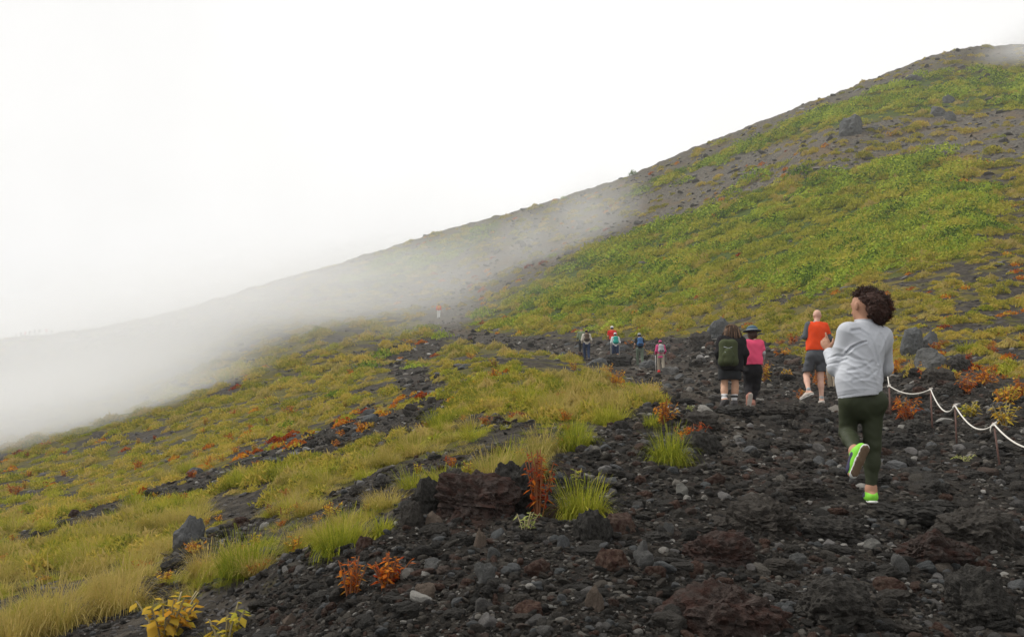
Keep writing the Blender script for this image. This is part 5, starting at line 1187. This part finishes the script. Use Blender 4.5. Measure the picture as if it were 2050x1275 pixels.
for i, (u, hp) in enumerate(((31, 12), (41, 12), (49, 13), (58, 13), (68, 14), (77, 15), (91, 14), (102, 15))):
    lab = ["faint walker on the misty ridge, first of the row at the far left", "faint walker on the misty ridge, second of the row", "faint walker on the misty ridge, third of the row", "faint walker on the misty ridge, fourth of the row", "faint walker on the misty ridge, fifth of the row", "faint walker on the misty ridge, sixth of the row", "faint walker on the misty ridge, just after the gap in the row", "faint walker on the misty ridge, last of the row"][i]
    Y0 = 163; root = Vector(P3(u, 680, Y0)); root.z = float(ground_z(root.x, root.y)[0])-.05; s = hp/F*Y0/1.72
    o = empty('person', root); tag(o, lab, 'person', 'row of walkers on the misty ridge'); A = lambda x, y, z: np.array([x, y, z])*s; st = .1 if i % 2 else -.1
    J = dict(hl=A(-.09, 0, .90), hr=A(.09, 0, .90), kl=A(-.14, .05, .49), kr=A(.14, -.05, .48), al=A(-.17-st, st, .09), ar=A(.17-st, -st, .10), sl=A(-.17, .03, 1.40), sr=A(.17, .03, 1.40), el=A(-.25, .02, 1.12), er=A(.25, .02, 1.12), wl=A(-.24, .20, .98), wr=A(.24, .18, 1.0), neck=A(0, .03, 1.47), fwd=np.array([0, 1, 0.]))
    B = SDF(); body_sdf(B, J, s*1.08); head_sdf(B, A(0, .05, 1.6), s, (.1, 1, -.1), J['neck']); foot_sdf(B, J['al'], (0, 1, 0), (0, 0, 1), s); foot_sdf(B, J['ar'], (0, 1, 0), (0, 0, 1), s); shape('body', B, .035, M['charcoal'], o)
    S = SDF(); S.cap(A(0, 0, .85), A(0, .02, 1.3), .2*s, .2*s, .05, ((0, 1, 0), 1.3)); S.cap(J['sl'], J['sr'], .09*s, .09*s, .05); shape('jacket', S, .035, M[['navy', 'charcoal', 'redc', 'black'][i % 4]], o)

# ------------------------------------------------------------------ rope fence
def rope_fence():
    P_ = [(1780, 772, 1783, 836, 15.6), (1863, 779, 1867, 866, 13.8), (1912, 812, 1916, 896, 12.0), (1990, 849, 2003, 946, 10.0), (2130, 880, 2160, 1080, 7.6)]
    names = ["farthest rope post, right beside the woman's hip", "thin rusty rope post second farthest, under the first dip of rope", "rusty rope post standing beside the yellow-orange plant", "nearest leaning rusty rope post, by the large yellow plant", "rope post beyond the right edge carrying the end of the rope"]
    tops = []
    for i, (ut, vt, ub, vb, D) in enumerate(P_):
        g = at(ub, vb); D = g.y if i < 4 else D; b = P3(ub, vb, D); gz = float(ground_z(b.x, b.y)[0]); t = P3(ut, vt, D); o = empty('rope_post', (b.x, b.y, gz)); tag(o, names[i], 'post', 'rusty posts of the rope fence'); L = t-Vector((b.x, b.y, gz))
        tubes('rod', [([(-L.x*.15, 0, -L.z*.15), tuple(L*1.015)], .0105*max(1, D/11))], M['postmetal'], o, 8)
        ring = [L+Vector((.022*math.cos(a), .012*math.sin(a), .022*math.sin(a))) for a in np.linspace(0, 6.283, 11)]; tubes('eye', [(ring, .006)], M['postmetal'], o); tops.append(t)
    V = []
    sags = [.135, .05, .05, .10]
    pts = []; t0 = P3(1757, 700, tops[0].y+1.2)
    for a, b, sg in zip(tops[:-1], tops[1:], (.11, .20, .17, .17)):
        for k in range(18):
            q = k/18; p = a.lerp(b, q); p.z -= 4*sg*q*(1-q); pts.append(p)
    pts.append(tops[-1]); q0 = P3(1774, 730, tops[0].y+1.0); pts = [q0.lerp(tops[0], k/6)-Vector((0, 0, .1*(k/6)*(1-k/6))) for k in range(6)]+pts
    base = pts[6]; o = empty('rope', base); tag(o, "white rope sagging from post to post along the right side of the trail", 'rope')
    tubes('strand', [([p-base for p in pts], .0095)], M['rope'], o, 8)
    kn = []
    for t in tops:
        for j in range(3): kn.append(([t-base+Vector((.02*math.cos(a)+.008*(j-1), .02*math.sin(a), .012*(j-1)+.006*math.cos(a))) for a in np.linspace(0, 6.283, 10)], .010))
    kn.append(([tops[3]-base+Vector((-.03, 0, -.01)), tops[3]-base+Vector((-.05, 0, -.06)), tops[3]-base+Vector((-.045, 0, -.10))], .006)); tubes('knot', kn, M['rope'], o)
rope_fence()
def stakes():
    for ub, vb, ut, vt, hw, lab, D in ((1660, 757, 1659, 718, 4, "pale wooden stake beside the right leg of the man in orange", 17.2), (1671, 752, 1671, 716, 4, "shorter pale wooden stake next to the other one behind the woman's elbow", 17.4)):
        g = at(ub, 790); b = P3(ub, vb, g.y+1.5); gz = float(ground_z(b.x, b.y)[0]); t = P3(ut, vt, g.y+1.5); w = hw/F*b.y; z1 = t.z; z0 = gz
        V = []
        for z, k in ((z0-.05, 1), (z1-.03, 1), (z1, .7)):
            for a, c in ((-1, -1), (1, -1), (1, 1), (-1, 1)): V.append((a*w*k, c*w*.6*k, z-gz))
        Fq = [[0,1,5,4],[1,2,6,5],[2,3,7,6],[3,0,4,7],[4,5,9,8],[5,6,10,9],[6,7,11,10],[7,4,8,11],[8,9,10,11]]
        tag(link('wooden_stake', mesh_from('wooden_stake', V, Fq, M['wood'], False), None, (b.x, b.y, gz)), lab, 'stake')
stakes()
